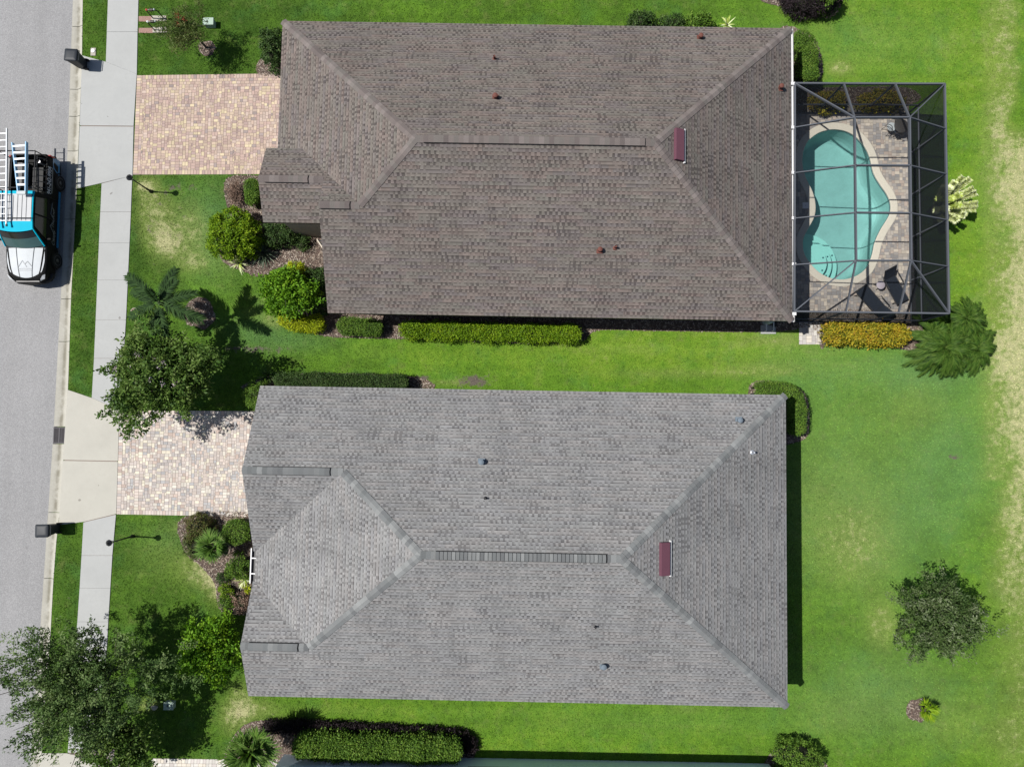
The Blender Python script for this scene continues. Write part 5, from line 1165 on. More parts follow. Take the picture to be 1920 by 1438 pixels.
# extension ladder
e0, e1 = P(10, 420, 2.1), P(11, 240, 2.1); dl = (e1 - e0); Ll = np.linalg.norm(dl); dl /= Ll; sd = np.cross([0, 0, 1], dl)
t = thing('extension_ladder', 'long silver aluminium extension ladder on the left of the truck rack', 'ladder', (e0 + e1) / 2 + sd * .22, 'ladders on the truck rack'); wl = .44
ZL = 2.03
for k, (o_, m_) in enumerate(((0, 0), (wl, 0))):
    a, b = e0 + sd * o_, e1 + sd * o_; a[2] = b[2] = ZL; MB().beam(a, b, .035, .085).build('rail', M['alu'], t)
    MB().box(a - dl * .04, (.05, .1, .1)).build('foot', M['blackmetal'], t)
for k in range(14):
    p = e0 + dl * (.18 + k * Ll / 14.3); p[2] = ZL; MB().tube([p, p + sd * wl], .017, 8).build('rung', M['alu'], t)
# step ladder
a0, a1_ = P(48, 360, 2.15), P(49, 266, 2.2); b0, b1 = P(34, 360, 2.15), P(23, 268, 2.2)
t = thing('step_ladder', 'pale blue fiberglass step ladder with silver treads on the truck rack', 'ladder', (a0 + b1) / 2, 'ladders on the truck rack')
for p, q in ((a0, a1_), (b0, b1)): MB().beam(p, q, .045, .09).build('rail', M['fibre'], t)
dwn = np.array([0, 0, -.1])
for p, q in ((a0, a1_), (b0, b1)): MB().beam(p + dwn, q + dwn, .035, .05).build('rear_rail', M['fibre'], t)
for k in range(7):
    f = .14 + k * .13; p, q = a0 + (a1_ - a0) * f, b0 + (b1 - b0) * f; MB().beam(p + np.array([0, 0, .03]), q + np.array([0, 0, .03]), .085, .025).build('tread', M['alu'], t)
MB().box((a0 + b0) / 2 + np.array([0, -.05, .02]), (.42, .16, .09)).build('top_cap', M['palegray'], t, bevel=.01)
# ------------------------------------------------------------------ plants
def unit(v): return v / (np.linalg.norm(v, axis=-1, keepdims=True) + 1e-9)
def leafset(cent, axis, nrm, ln, wd):
    axis = unit(axis); s = unit(np.cross(axis, nrm)); n_ = np.cross(s, axis); ln = ln[:, None]; wd = wd[:, None]
    return np.stack([cent, cent + axis * ln * .45 + s * wd / 2 + n_ * ln * .06, cent + axis * ln - n_ * ln * .08, cent + axis * ln * .45 - s * wd / 2 + n_ * ln * .06], 1).reshape(-1, 3)
def leaves(name, parent, mat, cent, axis, nrm, ln, wd, rnd):
    V = leafset(cent, axis, nrm, ln, wd); m_ = len(cent); return mesh_np(name, V, np.arange(4 * m_).reshape(-1, 4), mat, parent, attrs={'rnd': np.repeat(np.clip(rnd, 0, 1), 4)})
def bark(parent, base, fork, tips, r0, rg, name='trunk', m=None):
    mb_ = MB(); base = np.array(base, float); fork = np.array(fork, float)
    mb_.tube([base - [0, 0, .1], base + (fork - base) * .1, base + (fork - base) * .5 + np.array([*rg.normal(0, .03, 2), 0]), fork], [r0 * 1.5, r0 * 1.1, r0 * .9, r0 * .75], 9)
    for tp in tips:
        d = tp - fork; mid = fork + d * .45 + np.array([*rg.normal(0, .1, 2), .12 * np.linalg.norm(d)]); mb_.tube([fork - [0, 0, .05], mid, tp], [r0 * .5, r0 * .28, r0 * .07], 5)
        for _ in range(2):
            f = rg.uniform(.4, .8); q = fork + (mid - fork) * f if rg.random() < .4 else mid + (tp - mid) * f; e = q + d * .3 + rg.normal(0, .25, 3) * np.linalg.norm(d) * .5; mb_.tube([q, (q + e) / 2 + rg.normal(0, .04, 3), e], [r0 * .2, r0 * .12, r0 * .04], 4)
    return mb_.build(name, m or M['bark'], parent)
def tree(name, label, px, py, zc, R, mat, twigs=420, per=60, ls=.1, tl=.55, spread=.13, r0=.08, fork=None, base=None, group=None, seed=0, lump=.22, low=-.35, flowers=None, nf=0, cat='tree', asp=.5, limbs=16, shell=2.4):
    rg = np.random.default_rng(seed); c = P(px, py, zc); R = np.array(R, float); b = np.array(base if base is not None else (c[0], c[1], 0.), float); fk = np.array([b[0], b[1], fork if fork else zc * .5])
    t = thing(name, label, cat, b, group)
    d = unit(rg.normal(size=(twigs, 3)) * [1, 1, .8]); d[:, 2] = np.where(d[:, 2] < low, -d[:, 2], d[:, 2]); az = np.arctan2(d[:, 1], d[:, 0]); ph = rg.random(5) * 6.28
    lob = 1 + lump * (.5 * np.sin(2 * az + ph[0]) + .6 * np.sin(3 * az + ph[1]) + .6 * np.sin(5 * az + ph[2]) + .5 * np.sin(9 * az + ph[3]) + .3 * np.sin(14 * az + ph[4]))
    rr = rg.random(twigs) ** (1 / shell) * lob * rg.uniform(.82, 1.08, twigs); tip = c + d * R * rr[:, None]; tip[:, 2] = np.maximum(tip[:, 2], .3)
    td = unit(unit(tip - fk) * .8 + rg.normal(size=(twigs, 3)) * .32)
    k = rg.poisson(per, twigs) + 4; idx = np.repeat(np.arange(twigs), k); m_ = len(idx); s = rg.random(m_)
    cent = tip[idx] - td[idx] * (s * tl)[:, None] + rg.normal(size=(m_, 3)) * (spread * (.35 + .65 * np.sin(math.pi * np.clip(s + .1, 0, 1))))[:, None]
    ax = td[idx] * .7 + rg.normal(size=(m_, 3)) * .7; nr = np.array([0, 0, .9]) + rg.normal(size=(m_, 3)) * .7; cl = rg.random(twigs)
    rnd = .62 * cl[idx] + .32 * rg.random(m_) + .04; ln = ls * rg.uniform(.7, 1.3, m_)
    leaves('crown', t, mat, cent, ax, nr, ln, ln * asp, rnd)
    far = rg.permutation(np.argsort(rr)[int(twigs * .3):int(twigs * .85)])[:limbs]; bark(t, b, fk, tip[far], r0, rg)
    if flowers is not None:
        top = np.argsort(-(d[:, 2] + rg.random(twigs) * 1.5))[:nf]; idx = np.repeat(top, 40); m_ = len(idx); cent = tip[idx] + td[idx] * .05 + rg.normal(size=(m_, 3)) * .06
        leaves('blossom', t, flowers, cent, rg.normal(size=(m_, 3)), rg.normal(size=(m_, 3)), rg.uniform(.03, .06, m_), rg.uniform(.03, .05, m_), rg.random(m_))
    return t
def bush(name, label, px, py, h, rx, ry, mat, ls=.06, dens=900, ex=2.6, seed=0, cat='bush', group=None, core=True, rough=.06, asp=.55, lumps=.08, clump=.2):
    """dome of leaves round dark inner twigs; (px, py) is where the middle of its top shows"""
    rg = np.random.default_rng(seed + 500); c = P(px, py, h * .8); t = thing(name, label, cat, (c[0], c[1], 0), group); cz = h * .45
    area = 4 * math.pi * ((rx + ry) / 2) * (h * .5 + rx) / 2; m_ = int(min(area * dens, 16000)); nc = max(12, int(area / clump ** 2)); az0 = rg.normal(size=(nc, 3)); dc = unit(az0); dc[:, 2] = np.where(dc[:, 2] < -.5, -dc[:, 2], dc[:, 2])
    sup = (np.abs(dc) ** ex).sum(1) ** (-1 / ex); az = np.arctan2(dc[:, 1], dc[:, 0]); ph = rg.random(4) * 6.28
    lob = (1 + lumps * (np.sin(3 * az + ph[0]) + .8 * np.sin(5 * az + ph[1] + 3 * dc[:, 2]) + .8 * np.sin(8 * az + ph[2] - 5 * dc[:, 2]))) * rg.uniform(.86, 1.04, nc)
    pc = dc * (sup * lob)[:, None] * [rx, ry, h * .55]; ci = rg.integers(0, nc, m_); q_ = unit(rg.normal(size=(m_, 3)) + dc[ci] * .7); d = unit(dc[ci] * .6 + q_ * .6); tone = rg.random(nc)
    p = pc[ci] + q_ * (clump * .62 * rg.uniform(.5, 1.05, m_))[:, None]; cent = np.array([c[0], c[1], cz]) + p + rg.normal(size=(m_, 3)) * rough * .4; cent[:, 2] = np.maximum(cent[:, 2], .04)
    nr = d * .8 + rg.normal(size=(m_, 3)) * .6 + [0, 0, .4]; ax = rg.normal(size=(m_, 3)) + d * .6; ln = ls * rg.uniform(.7, 1.35, m_)
    rnd = .34 * tone[ci] + .62 * rg.random(m_)
    leaves('foliage', t, mat, cent, ax, nr, ln, ln * asp, rnd)
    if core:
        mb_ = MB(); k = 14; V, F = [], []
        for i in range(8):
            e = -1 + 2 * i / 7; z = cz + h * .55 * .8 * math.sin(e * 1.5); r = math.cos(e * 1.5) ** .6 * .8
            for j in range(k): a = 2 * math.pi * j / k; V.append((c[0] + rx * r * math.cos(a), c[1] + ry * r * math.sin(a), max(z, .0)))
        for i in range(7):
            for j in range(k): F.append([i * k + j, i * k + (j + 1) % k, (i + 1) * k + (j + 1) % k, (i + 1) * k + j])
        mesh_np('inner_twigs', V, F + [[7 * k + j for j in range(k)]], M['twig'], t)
    return t
def hedge(name, label, path, h, hw, mat, ls=.06, dens=1000, ex=4., seed=0, group=None, rough=.035, cat='hedge', asp=.55, wave=.075):
    rg = np.random.default_rng(seed + 900); w_ = np.array([P(a, b, h * .9)[:2] for a, b in path]); sg = np.linalg.norm(np.diff(w_, axis=0), axis=1); cum = np.concatenate([[0], np.cumsum(sg)]); Ls = cum[-1]
    def at(s): return np.column_stack([np.interp(s, cum, w_[:, 0]), np.interp(s, cum, w_[:, 1])])
    def tang(s): return unit(at(np.clip(s + .15, 0, Ls)) - at(np.clip(s - .15, 0, Ls)))
    ph = rg.random(6) * 6.28
    def surf(s, a, k):
        e = hw * .9; en = np.minimum(np.clip(s / e, 0, 1), np.clip((Ls - s) / e, 0, 1)); tp = np.sqrt(np.clip(1 - (1 - en) ** 2.5, 0, 1)); sn, cs = np.sin(a), np.cos(a)
        x = hw * np.sign(sn) * np.abs(sn) ** (2 / ex) * tp * (1 + wave * (np.sin(s * 3.1 + ph[0]) + np.sin(s * 7 + ph[1] + sn)))
        z = h * .45 + h * .55 * np.sign(cs) * np.abs(cs) ** (2 / ex) * (.75 + .25 * tp) * (1 + wave * (np.sin(s * 2.3 + ph[2]) + .7 * np.sin(s * 6.3 + ph[3]))); z = np.where(cs < 0, h * .45 * (1 + cs * 1.5), z)
        tg = tang(s); nm = np.column_stack([tg[:, 1], -tg[:, 0]]); return np.column_stack([at(s) + nm * (x * k)[:, None], h * .45 + (z - h * .45) * k]), np.column_stack([nm * sn[:, None], cs])
    mid = at(np.array([Ls / 2]))[0]; t = thing(name, label, cat, (*mid, 0), group)
    m_ = int(min(Ls * (2 * h + 2 * hw) * dens, 30000)); s = rg.random(m_) * Ls; xt = rg.uniform(-1, 1, m_); a = np.where(rg.random(m_) < .55, np.arcsin(np.sign(xt) * np.abs(xt) ** (ex / 2)), rg.uniform(-1.95, 1.95, m_)); k = np.where(rg.random(m_) < .8, 1., rg.uniform(.8, 1., m_))
    cent, nr0 = surf(s, a, k); cent = cent + rg.normal(size=(m_, 3)) * rough; cent[:, 2] = np.maximum(cent[:, 2], .03)
    nr = nr0 * .8 + rg.normal(size=(m_, 3)) * .6 + [0, 0, .3]; ax = rg.normal(size=(m_, 3)) + nr0 * .5; ln = ls * rg.uniform(.7, 1.3, m_)
    rnd = .28 * (.5 + .5 * np.sin(s * 5 + ph[4]) * np.sin(a * 3 + s * 2 + ph[5])) + .68 * rg.random(m_); leaves('foliage', t, mat, cent, ax, nr, ln, ln * asp, rnd)
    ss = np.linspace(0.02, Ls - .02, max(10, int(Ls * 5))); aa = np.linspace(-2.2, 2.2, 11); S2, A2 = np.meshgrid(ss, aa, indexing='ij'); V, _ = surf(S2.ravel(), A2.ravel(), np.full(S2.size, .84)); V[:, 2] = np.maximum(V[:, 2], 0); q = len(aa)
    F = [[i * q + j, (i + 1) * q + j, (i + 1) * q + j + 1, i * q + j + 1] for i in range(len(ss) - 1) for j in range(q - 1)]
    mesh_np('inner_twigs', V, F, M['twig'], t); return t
def ribbons(starts, dirs, length, droop, width, seg=4, rg=None):
    """tapering arching blades; dirs point outward and up, droop bends them down"""
    n_ = len(starts); d = unit(dirs); V = []; side = unit(np.cross(d, np.array([0, 0, 1.])) + 1e-6)
    for k in range(seg + 1):
        f = k / seg; p = starts + d * (length * f)[:, None]; p = p - np.array([0, 0, 1.]) * (droop * length * f * f)[:, None]; w_ = width * (1 - f ** 2.2) * (.5 + min(1, f * 4) * .5) / 2 + .001
        V += [p - side * w_[:, None], p + side * w_[:, None]]
    V = np.stack(V, 1); q = 2 * (seg + 1); F = []; base = (np.arange(n_) * q)[:, None]
    F = np.concatenate([base + np.array([2 * k, 2 * k + 1, 2 * k + 3, 2 * k + 2]) for k in range(seg)], 0); return V.reshape(-1, 3), F, q
def strap_plant(name, label, px, py, zc, R, mat, n_=60, width=.04, droop=.35, seed=0, group=None, cat='plant', elev=(.15, 1.2)):
    rg = np.random.default_rng(seed + 77); c = P(px, py, zc); t = thing(name, label, cat, (c[0], c[1], 0), group); az = rg.random(n_) * 6.283; el = rg.uniform(*elev, n_)
    d = np.column_stack([np.cos(az) * np.cos(el), np.sin(az) * np.cos(el), np.sin(el)]); st = np.array([c[0], c[1], .06]) + np.column_stack([np.cos(az), np.sin(az), np.zeros(n_)]) * .03 + [0, 0, max(0, zc - R * .5)]
    V, F, q = ribbons(st, d, R * rg.uniform(.75, 1.15, n_), np.full(n_, droop), np.full(n_, width), 5); mesh_np('leaves', V, F, mat, t, attrs={'rnd': np.repeat(rg.random(n_), q)})
    MB().lathe((c[0], c[1], -.02), [(.07, 0), (.06, .08), (.03, .12 + max(0, zc - R * .5))], 8).build('base', M['bark'], t); return t
def fronds(t, crown, specs, mat, rg, leaflets=38, lw=.028, ll=.42, name='frond', vee=.5, open_=1.):
    """specs: (azimuth, length, start elevation, droop) of each feather frond; every frond is a part"""
    for az, Ln, el, dr in specs:
        f = np.linspace(0, 1, 14); d = np.array([math.cos(az) * math.cos(el), math.sin(az) * math.cos(el), math.sin(el)]); pts = crown + d * (Ln * f)[:, None] - np.array([0, 0, 1.]) * (dr * Ln * f * f)[:, None]
        s = np.linspace(.12, 1., leaflets); pp = np.column_stack([np.interp(s, f, pts[:, i]) for i in range(3)]); tg = unit(np.column_stack([np.interp(np.clip(s + .05, 0, 1), f, pts[:, i]) - np.interp(s - .05, f, pts[:, i]) for i in range(3)])); sd = unit(np.cross(tg, [0, 0, 1.])); up = np.cross(sd, tg)
        st, di, le = [], [], []
        for sg in (-1, 1):
            ang = rg.uniform(.45, .75, leaflets) * (1 - .35 * s) ; st.append(pp); di.append(tg * np.cos((ang + .25) * open_)[:, None] + sd * (sg * np.sin((ang + .3) * open_))[:, None] + up * (rg.normal(vee * .4, .25, leaflets))[:, None]); le.append(ll * Ln / 2. * np.sin(math.pi * np.clip(.12 + .8 * s, 0, 1)) ** .6 * rg.uniform(.85, 1.15, leaflets))
        st, di, le = np.concatenate(st), np.concatenate(di), np.concatenate(le); V, F, q = ribbons(st, di, le, np.full(len(le), .35), np.full(len(le), lw), 3)
        side = unit(np.cross(unit(np.gradient(pts, axis=0)), [0, 0, 1.])) * (.016 * (1 - .7 * f))[:, None]; b0 = len(V); V = np.vstack([V, pts - side, pts + side, ]); k = len(pts)
        F = np.vstack([F, np.array([[b0 + i, b0 + i + 1, b0 + k + i + 1, b0 + k + i] for i in range(k - 1)])]); rn = np.concatenate([np.repeat(rg.random(len(le)) * .9, q), np.full(2 * k, .9)])
        mesh_np(name, V, F, mat, t, attrs={'rnd': rn})
def feather_palm(name, label, px, py, zc, specs, mat, trunk_r=.09, seed=0, **kw):
    rg = np.random.default_rng(seed + 31); c = P(px, py, zc); t = thing(name, label, 'palm tree', (c[0], c[1], 0)); b = np.array([c[0], c[1], 0])
    MB().tube([b - [0, 0, .1], b + [0, 0, .2], b + [.02, 0, zc * .5], c], [trunk_r * 1.7, trunk_r * 1.15, trunk_r, trunk_r * .8], 10).build('trunk', M['bark'], t); fronds(t, c, specs, mat, rg, **kw); return t
def fan_palm(name, label, px, py, zc, R, mat, n_=16, blades=22, seed=0, cat='palm', width=.045, group=None, elev=(.0, 1.3), droop=.25):
    rg = np.random.default_rng(seed + 57); c = P(px, py, zc); t = thing(name, label, cat, (c[0], c[1], 0), group); MB().tube([(c[0], c[1], -.05), (c[0], c[1], max(.15, zc - .1))], [.12, .08], 9).build('trunk', M['bark'], t); o = np.array([c[0], c[1], max(.2, zc - .15)])
    for i in range(n_):
        az = i * 2.39996 + rg.normal(0, .15); el = rg.uniform(*elev); d = np.array([math.cos(az) * math.cos(el), math.sin(az) * math.cos(el), math.sin(el)]); hub = o + d * R * rg.uniform(.16, .52); sd = unit(np.cross(d, [0, 0, 1.])); up = np.cross(sd, d)
        a = np.linspace(-1.35, 1.35, blades); di = d * np.cos(a)[:, None] + sd * np.sin(a)[:, None] + up * .12 + rg.normal(size=(blades, 3)) * .05; le = R * .58 * (1 - .25 * np.abs(a) / 1.35) * rg.uniform(.9, 1.1, blades)
        V, F, q = ribbons(np.repeat(hub[None], blades, 0), di, le, np.full(blades, droop), np.full(blades, width), 4); b0 = len(V); s_ = sd * .012; V = np.vstack([V, [o - s_, o + s_, hub + s_, hub - s_]]); F = np.vstack([F, [[b0, b0 + 1, b0 + 2, b0 + 3]]])
        mesh_np('frond', V, F, mat, t, attrs={'rnd': np.concatenate([np.repeat(np.clip(rg.normal(.5, .25, blades), 0, 1), q), [.6] * 4])})
    return t

# --- front of the brown house
tree('flowering_tree', 'small reddish flowering tree beside the sidewalk and the pale green utility box', 343, 55, 2.0, (1.15, 1.25, .8), L['myrtlered'], 190, 34, .075, .5, .1, .05, fork=.9, base=P(387, 90), seed=2, flowers=L['redflower'], nf=3, limbs=10, shell=2.)
bush('bush', 'dark green leafy shrub at the street corner of the brown roof, beside the lawn', 509, 86, 1.5, .52, .85, L['dark'], .09, 800, seed=3)
hedge('hedge', 'short clipped hedge against the front gable, beside the tan driveway', [(472, 336), (471, 382)], 1.1, .36, L['green'], seed=4)
tree('brown_shrub', 'dry brown twiggy shrub left of the short clipped gable hedge', 441, 360, .5, (.45, .75, .4), L['brown'], 90, 26, .06, .3, .08, .02, fork=.1, seed=5, cat='shrub')
bush('round_bush', 'large round yellow green bush on the lawn edge below the brown twiggy shrub', 431, 436, 1.75, 1.12, 1.12, L['yellow'], .085, 950, 2.3, seed=6, lumps=.07, clump=.27)
strap_plant('strap_leaf_plant', 'gray green strap leaf plant in the mulch right of the round yellow green bush', 489, 470, .5, .95, L['spider'], 90, .045, .3, seed=7, group='strap leaf plants in the front bed')
strap_plant('strap_leaf_plant', 'pale striped strap leaf plant below the round yellow green bush', 445, 492, .3, .55, L['pale'], 60, .035, .4, seed=8, group='strap leaf plants in the front bed')
strap_plant('strap_leaf_plant', 'dark strap leaf plant in the shade between the round bush and the gray green one', 462, 470, .35, .7, L['dark'], 70, .04, .3, seed=9, group='strap leaf plants in the front bed')
bush('bush', 'dark glossy bush beside the entry paving of the brown roof house', 522, 438, 1.0, .72, .5, L['dark'], .07, 1000, 2.8, seed=10)
bush('bush', 'tiny dark shrub in the mulch below the entry paving', 566, 455, .55, .3, .28, L['dark'], .06, 1000, seed=11)
tree('small_tree', 'dense green small tree with bright leaves by the corner of the brown roof', 541, 550, 1.8, (1.28, 1.22, .85), L['lime'], 330, 40, .13, .4, .12, .07, fork=.7, base=P(556, 550), seed=12, lump=.13, low=-.2, limbs=12, shell=3.2)
bush('bush', 'golden yellow shrub behind the small tree at the brown roof corner', 553, 508, 1.3, .48, .38, L['gold'], .07, 1000, seed=13)
bush('bush', 'dark green shrub in the roof corner shade behind the small tree', 593, 540, 1.5, .5, .95, L['dark'], .08, 800, 3, seed=14)
hedge('hedge', 'low golden yellow hedge curving below the small tree', [(524, 590), (545, 603), (575, 608), (606, 603)], .75, .38, L['gold'], .06, 1200, seed=15, ex=3)
hedge('hedge', 'short green hedge below the corner of the brown roof, left of the long one', [(632, 610), (716, 614)], .8, .4, L['green'], .06, 1000, seed=16, ex=3.4)
hedge('hedge', 'long clipped yellow green hedge along the south wall of the brown roof house', [(752, 618), (850, 621), (960, 624), (1087, 626)], .9, .38, L['yellow'], .075, 900, seed=17, rough=.06, wave=.11)
feather_palm('feather_palm', 'dark feather palm leaning fronds over the lawn and a mulch ring', 298, 568, 3.2, [(2.45, 2.0, .25, .3), (1.12, 1.75, .35, .3), (.28, 1.7, .3, .35), (-.38, 2.05, .2, .25), (-1.42, 1.75, .2, .35), (-1.85, 1.4, .1, .4), (-2.75, 1.6, .2, .4), (1.7, 1.2, 1.2, .15), (2.75, 1.6, .1, .4), (.8, 1.5, .55, .3)], L['palm'], .1, leaflets=84, lw=.04, ll=.5, vee=.3)
tree('crape_myrtle', 'big green crape myrtle with pale pink blossoms over the sidewalk', 298, 702, 2.9, (2.7, 2.25, 1.4), L['myrtle'], 620, 40, .15, .7, .11, .07, fork=1., base=P(354, 699), seed=20, lump=.26, flowers=L['flower'], nf=18, limbs=10, shell=2.2)
# --- between the houses
hedge('hedge', 'dark green clipped hedge along the north wall of the gray roof house', [(515, 714), (640, 716), (764, 718)], .95, .4, L['dark'], .06, 900, seed=21)
bush('round_bush', 'round clipped bush at the driveway corner of the gray roof', 478, 741, 1.2, .52, .62, L['green'], .055, 1200, seed=22)
strap_plant('strap_leaf_plant', 'dark strap leaf plant between the round clipped bush and the dark hedge', 500, 706, .4, .6, L['dark'], 60, .035, .35, seed=23)
# --- back of the brown house
hedge('hedge', 'clipped hedge at the back corner of the brown roof, above the screen enclosure', [(1489, 68), (1505, 72), (1518, 92), (1521, 150)], 1.3, .42, L['green'], .06, 900, seed=24)
bush('bush', 'dark leafy bush behind the brown roof, left of the yellow tipped one', 1205, 38, 1.2, .6, .42, L['dark'], .09, 700, 2.4, seed=25, rough=.1)
bush('bush', 'yellow tipped dark bush showing above the brown roof edge', 1312, 40, 1.1, .62, .4, L['green'], .09, 700, 2.4, seed=26, rough=.1)
bush('bush', 'dark low bush behind the brown roof between the other two', 1262, 43, .95, .6, .35, L['dark'], .08, 700, 2.4, seed=27, rough=.1)
strap_plant('pale_plant', 'pale cream plant showing above the brown roof edge near the rear corner', 1366, 43, 1., .45, L['pale'], 40, .05, .2, seed=28)
bush('palm_shade_shrub', 'dark spiky leaf mound standing in for palm shade on the mulch bed at the top edge', 1525, -8, 1.1, 1.35, .75, L['purple'], .16, 500, 2.3, seed=29, rough=.16, asp=.18, cat='shrub')  # dark leaves stand in for a palm's shadow on the mulch
bush('bush', 'green bush rising from the dark palm shade mound at the top edge', 1556, -12, 1.7, .4, .4, L['green'], .08, 900, seed=30)
bush('croton_bush', 'yellow croton outside the far screen wall, nearer the house', 1556, 188, .95, .75, .38, L['croton'], .1, 600, seed=31, group='croton bushes by the far screen wall'); bush('croton_bush', 'yellow croton outside the far screen wall, nearer the back lawn', 1655, 186, .95, 1.0, .36, L['croton'], .1, 600, seed=32, group='croton bushes by the far screen wall')
hedge('croton_hedge', 'orange and yellow croton hedge below the screen enclosure', [(1547, 624), (1630, 625), (1705, 628)], .95, .47, L['croton'], .12, 560, seed=33, ex=2.8, rough=.07, asp=.42)
rg_ = np.random.default_rng(5); c = P(1775, 640, .3); t = thing('areca_palm', 'wide clump of arching green palm fronds at the corner of the screen enclosure', 'palm', (c[0], c[1], 0))
cl_ = MB()
for qx, qy, zt, kf, Lf in ((1768, 652, .9, 30, 2.0), (1808, 598, .9, 24, 1.55), (1828, 655, .8, 24, 1.5), (1745, 625, .8, 12, 1.5), (1790, 672, .7, 14, 1.2), (1752, 672, .6, 9, 1.15), (1798, 636, .8, 9, 1.2), (1818, 672, .6, 9, 1.1), (1778, 622, .7, 8, 1.15), (1840, 628, .6, 7, 1.0)):
    cw_ = P(qx, qy, zt); cl_.tube([(cw_[0], cw_[1], -.05), cw_], [.1, .05], 7); fronds(t, cw_, [(i * 2.4 + rg_.normal(0, .2), Lf * rg_.uniform(.7, 1.), rg_.uniform(.45, 1.35), rg_.uniform(.55, .85)) for i in range(int(kf * 2.2))], L['areca'], rg_, leaflets=44, lw=.022, ll=.42, vee=.0, open_=.6)
cl_.build('stems', M['bark'], t)
# pale whorled shrub behind the enclosure
b = P(1738, 398); t = thing('pale_shrub', 'pale cream green shrub with bottle brush arms beside the rear screen wall', 'shrub', (b[0], b[1], 0)); st_ = MB(); C_, A_, N_, Rn = [], [], [], []
for k, (qx, qy, zt) in enumerate([(1805, 333, 1.7), (1818, 336, 1.6), (1824, 354, 1.7), (1829, 362, 1.5), (1831, 382, 1.6), (1829, 392, 1.4), (1808, 404, 1.7), (1793, 414, 1.6), (1790, 342, 1.9), (1800, 365, 2.2), (1785, 372, 2.3), (1798, 384, 2.2), (1770, 350, 2.), (1760, 372, 2.3), (1756, 395, 2.1), (1765, 412, 1.8), (1782, 352, 2.1), (1775, 392, 2.4)]):
    tp = P(qx, qy, zt); md = b + (tp - b) * .35 + np.array([0, 0, .45]); st_.tube([b, md, tp], [.04, .028, .008], 5); m_ = 620; s = rg_.random(m_) ** .8; pa_ = md + (tp - md) * s[:, None]; ax0 = unit(tp - md); o = unit(np.cross(rg_.normal(size=(m_, 3)), ax0)); C_.append(pa_); A_.append(o + ax0 * .5); N_.append(np.tile(ax0, (m_, 1)) * .3 + o * .2 + [0, 0, 1.2]); Rn.append(np.clip(rg_.normal(.35 if k in (9, 10, 11, 13, 19) else .72, .2, m_), 0, 1))
st_.build('stems', M['bark'], t); C_ = np.concatenate(C_); m_ = len(C_); leaves('foliage', t, L['pale'], C_, np.concatenate(A_), np.concatenate(N_), rg_.uniform(.13, .21, m_), rg_.uniform(.04, .06, m_), np.concatenate(Rn))
# --- gray house
hedge('hedge', 'clipped hedge wrapping the back corner of the gray roof', [(1418, 731), (1470, 734), (1490, 748), (1497, 775), (1492, 815)], 1.25, .45, L['green'], .06, 900, seed=40)
bush('red_bush', 'reddish brown bush at the driveway edge in front of the gray roof house', 371, 992, .85, .62, .6, L['redbush'], .07, 900, seed=41)
bush('bush', 'olive green bush below the reddish bush, left of the fan palm', 362, 1022, .7, .45, .55, L['myrtlered'], .06, 900, seed=42, lumps=.12)
hedge('hedge', 'square clipped green hedge by the gray driveway in front of the gable', [(440, 975), (442, 1020)], 1.05, .62, L['green'], .06, 900, seed=43, ex=5)
bush('bush', 'bright green clipped bush beside the front gutter of the gray roof', 447, 1064, .9, .58, .52, L['green'], .06, 1000, 3, seed=44)
fan_palm('fan_palm', 'bright green fan palm among the bushes in front of the gray roof house', 398, 1026, 1.1, 1.0, L['fan'], 22, 22, seed=45)
for px, py, lb, r_, mt in ((417, 1083, 'small dark green tuft in the front bed, first below the fan palm', .25, 'dark'), (424, 1108, 'small yellow green tuft in the front bed, between two darker tufts', .3, 'yellow'), (425, 1132, 'small dark green tuft in the front bed, nearest the bright green tree', .34, 'green')):
    bush('low_shrub', lb, px, py, .45, r_, r_, L[mt], .06, 1000, seed=px, cat='shrub', group='small tufts in the gray house front bed')
strap_plant('strap_leaf_plant', 'pale spiky strap leaf plant under the front gutter of the gray roof', 455, 1089, .35, .5, L['pale'], 50, .03, .35, seed=47)
strap_plant('strap_leaf_plant', 'small yellow strap leaf plant near the front gutter of the gray roof', 463, 1104, .3, .3, L['gold'], 40, .035, .35, seed=48)
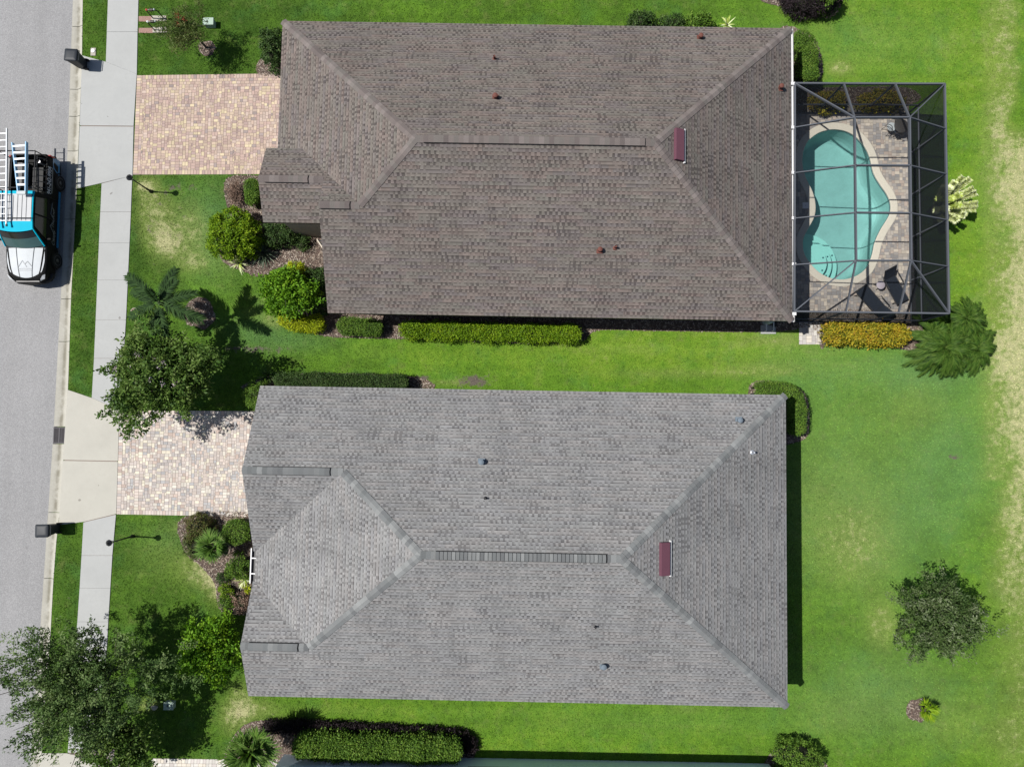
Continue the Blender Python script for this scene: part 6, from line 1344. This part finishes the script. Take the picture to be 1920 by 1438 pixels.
bush('bush', 'dry brown shrub in the front bed, right of the small tufts', 452, 1128, .5, .34, .42, L['brown'], .07, 700, seed=49, lumps=.15, rough=.1)
tree('small_tree', 'bright lime green small tree in front of the gray roof house', 396, 1218, 2.1, (1.35, 1.6, .9), L['lime'], 340, 34, .15, .5, .12, .06, fork=.8, base=P(425, 1195), seed=50, lump=.2, limbs=8, shell=2.6)
tree('oak_tree', 'large dark oak with feathery branches over the street and sidewalk', 150, 1288, 4.0, (3.2, 3.05, 1.9), L['oak'], 640, 62, .12, .85, .095, .11, fork=1.7, base=P(247, 1236), seed=51, lump=.36, limbs=12, asp=.42, shell=2.)
tree('crape_myrtle', 'green tree with white blossoms at the bottom edge below the large dark oak', 222, 1400, 2.2, (1.75, 1.3, 1.1), L['myrtle'], 320, 36, .15, .6, .13, .06, fork=.8, base=P(262, 1372), seed=52, lump=.2, flowers=L['flower'], nf=14, limbs=8)
tree('gray_green_tree', 'gray green tree standing alone on the back lawn', 1764, 1160, 2.8, (2.1, 2.05, 1.35), L['gray'], 360, 44, .12, .65, .085, .07, fork=1.1, base=P(1700, 1131), seed=53, lump=.17, limbs=16, asp=.4, shell=2.3)
fan_palm('palmetto', 'small yellow green palmetto in a mulch ring on the back lawn', 1738, 1332, .55, .72, L['yellow'], 12, 16, seed=54, width=.045)
# --- along the blue house
fan_palm('fan_palm', 'large green fan palm at the bottom edge left of the clipped hedge', 473, 1402, 2.1, 1.6, L['fan'], 30, 26, seed=55, width=.06, elev=(.2, 1.5))
hedge('hedge', 'long clipped green hedge in front of the blue house wall', [(550, 1401), (650, 1404), (760, 1407), (864, 1410)], 1.3, .54, L['green'], .085, 800, seed=56, ex=3.4, rough=.05)
hedge('purple_hedge', 'low dark purple hedge running in front of the long clipped green hedge', [(490, 1364), (560, 1364), (650, 1369), (760, 1375), (862, 1381), (880, 1392), (884, 1412)], .45, .27, L['purple'], .08, 900, seed=57, ex=2.8, rough=.05)
bush('round_bush', 'round green bush in the mulch bed at the bottom edge by the back lawn', 1500, 1432, 1.25, 1.0, .85, L['green'], .07, 900, seed=58, lumps=.05)
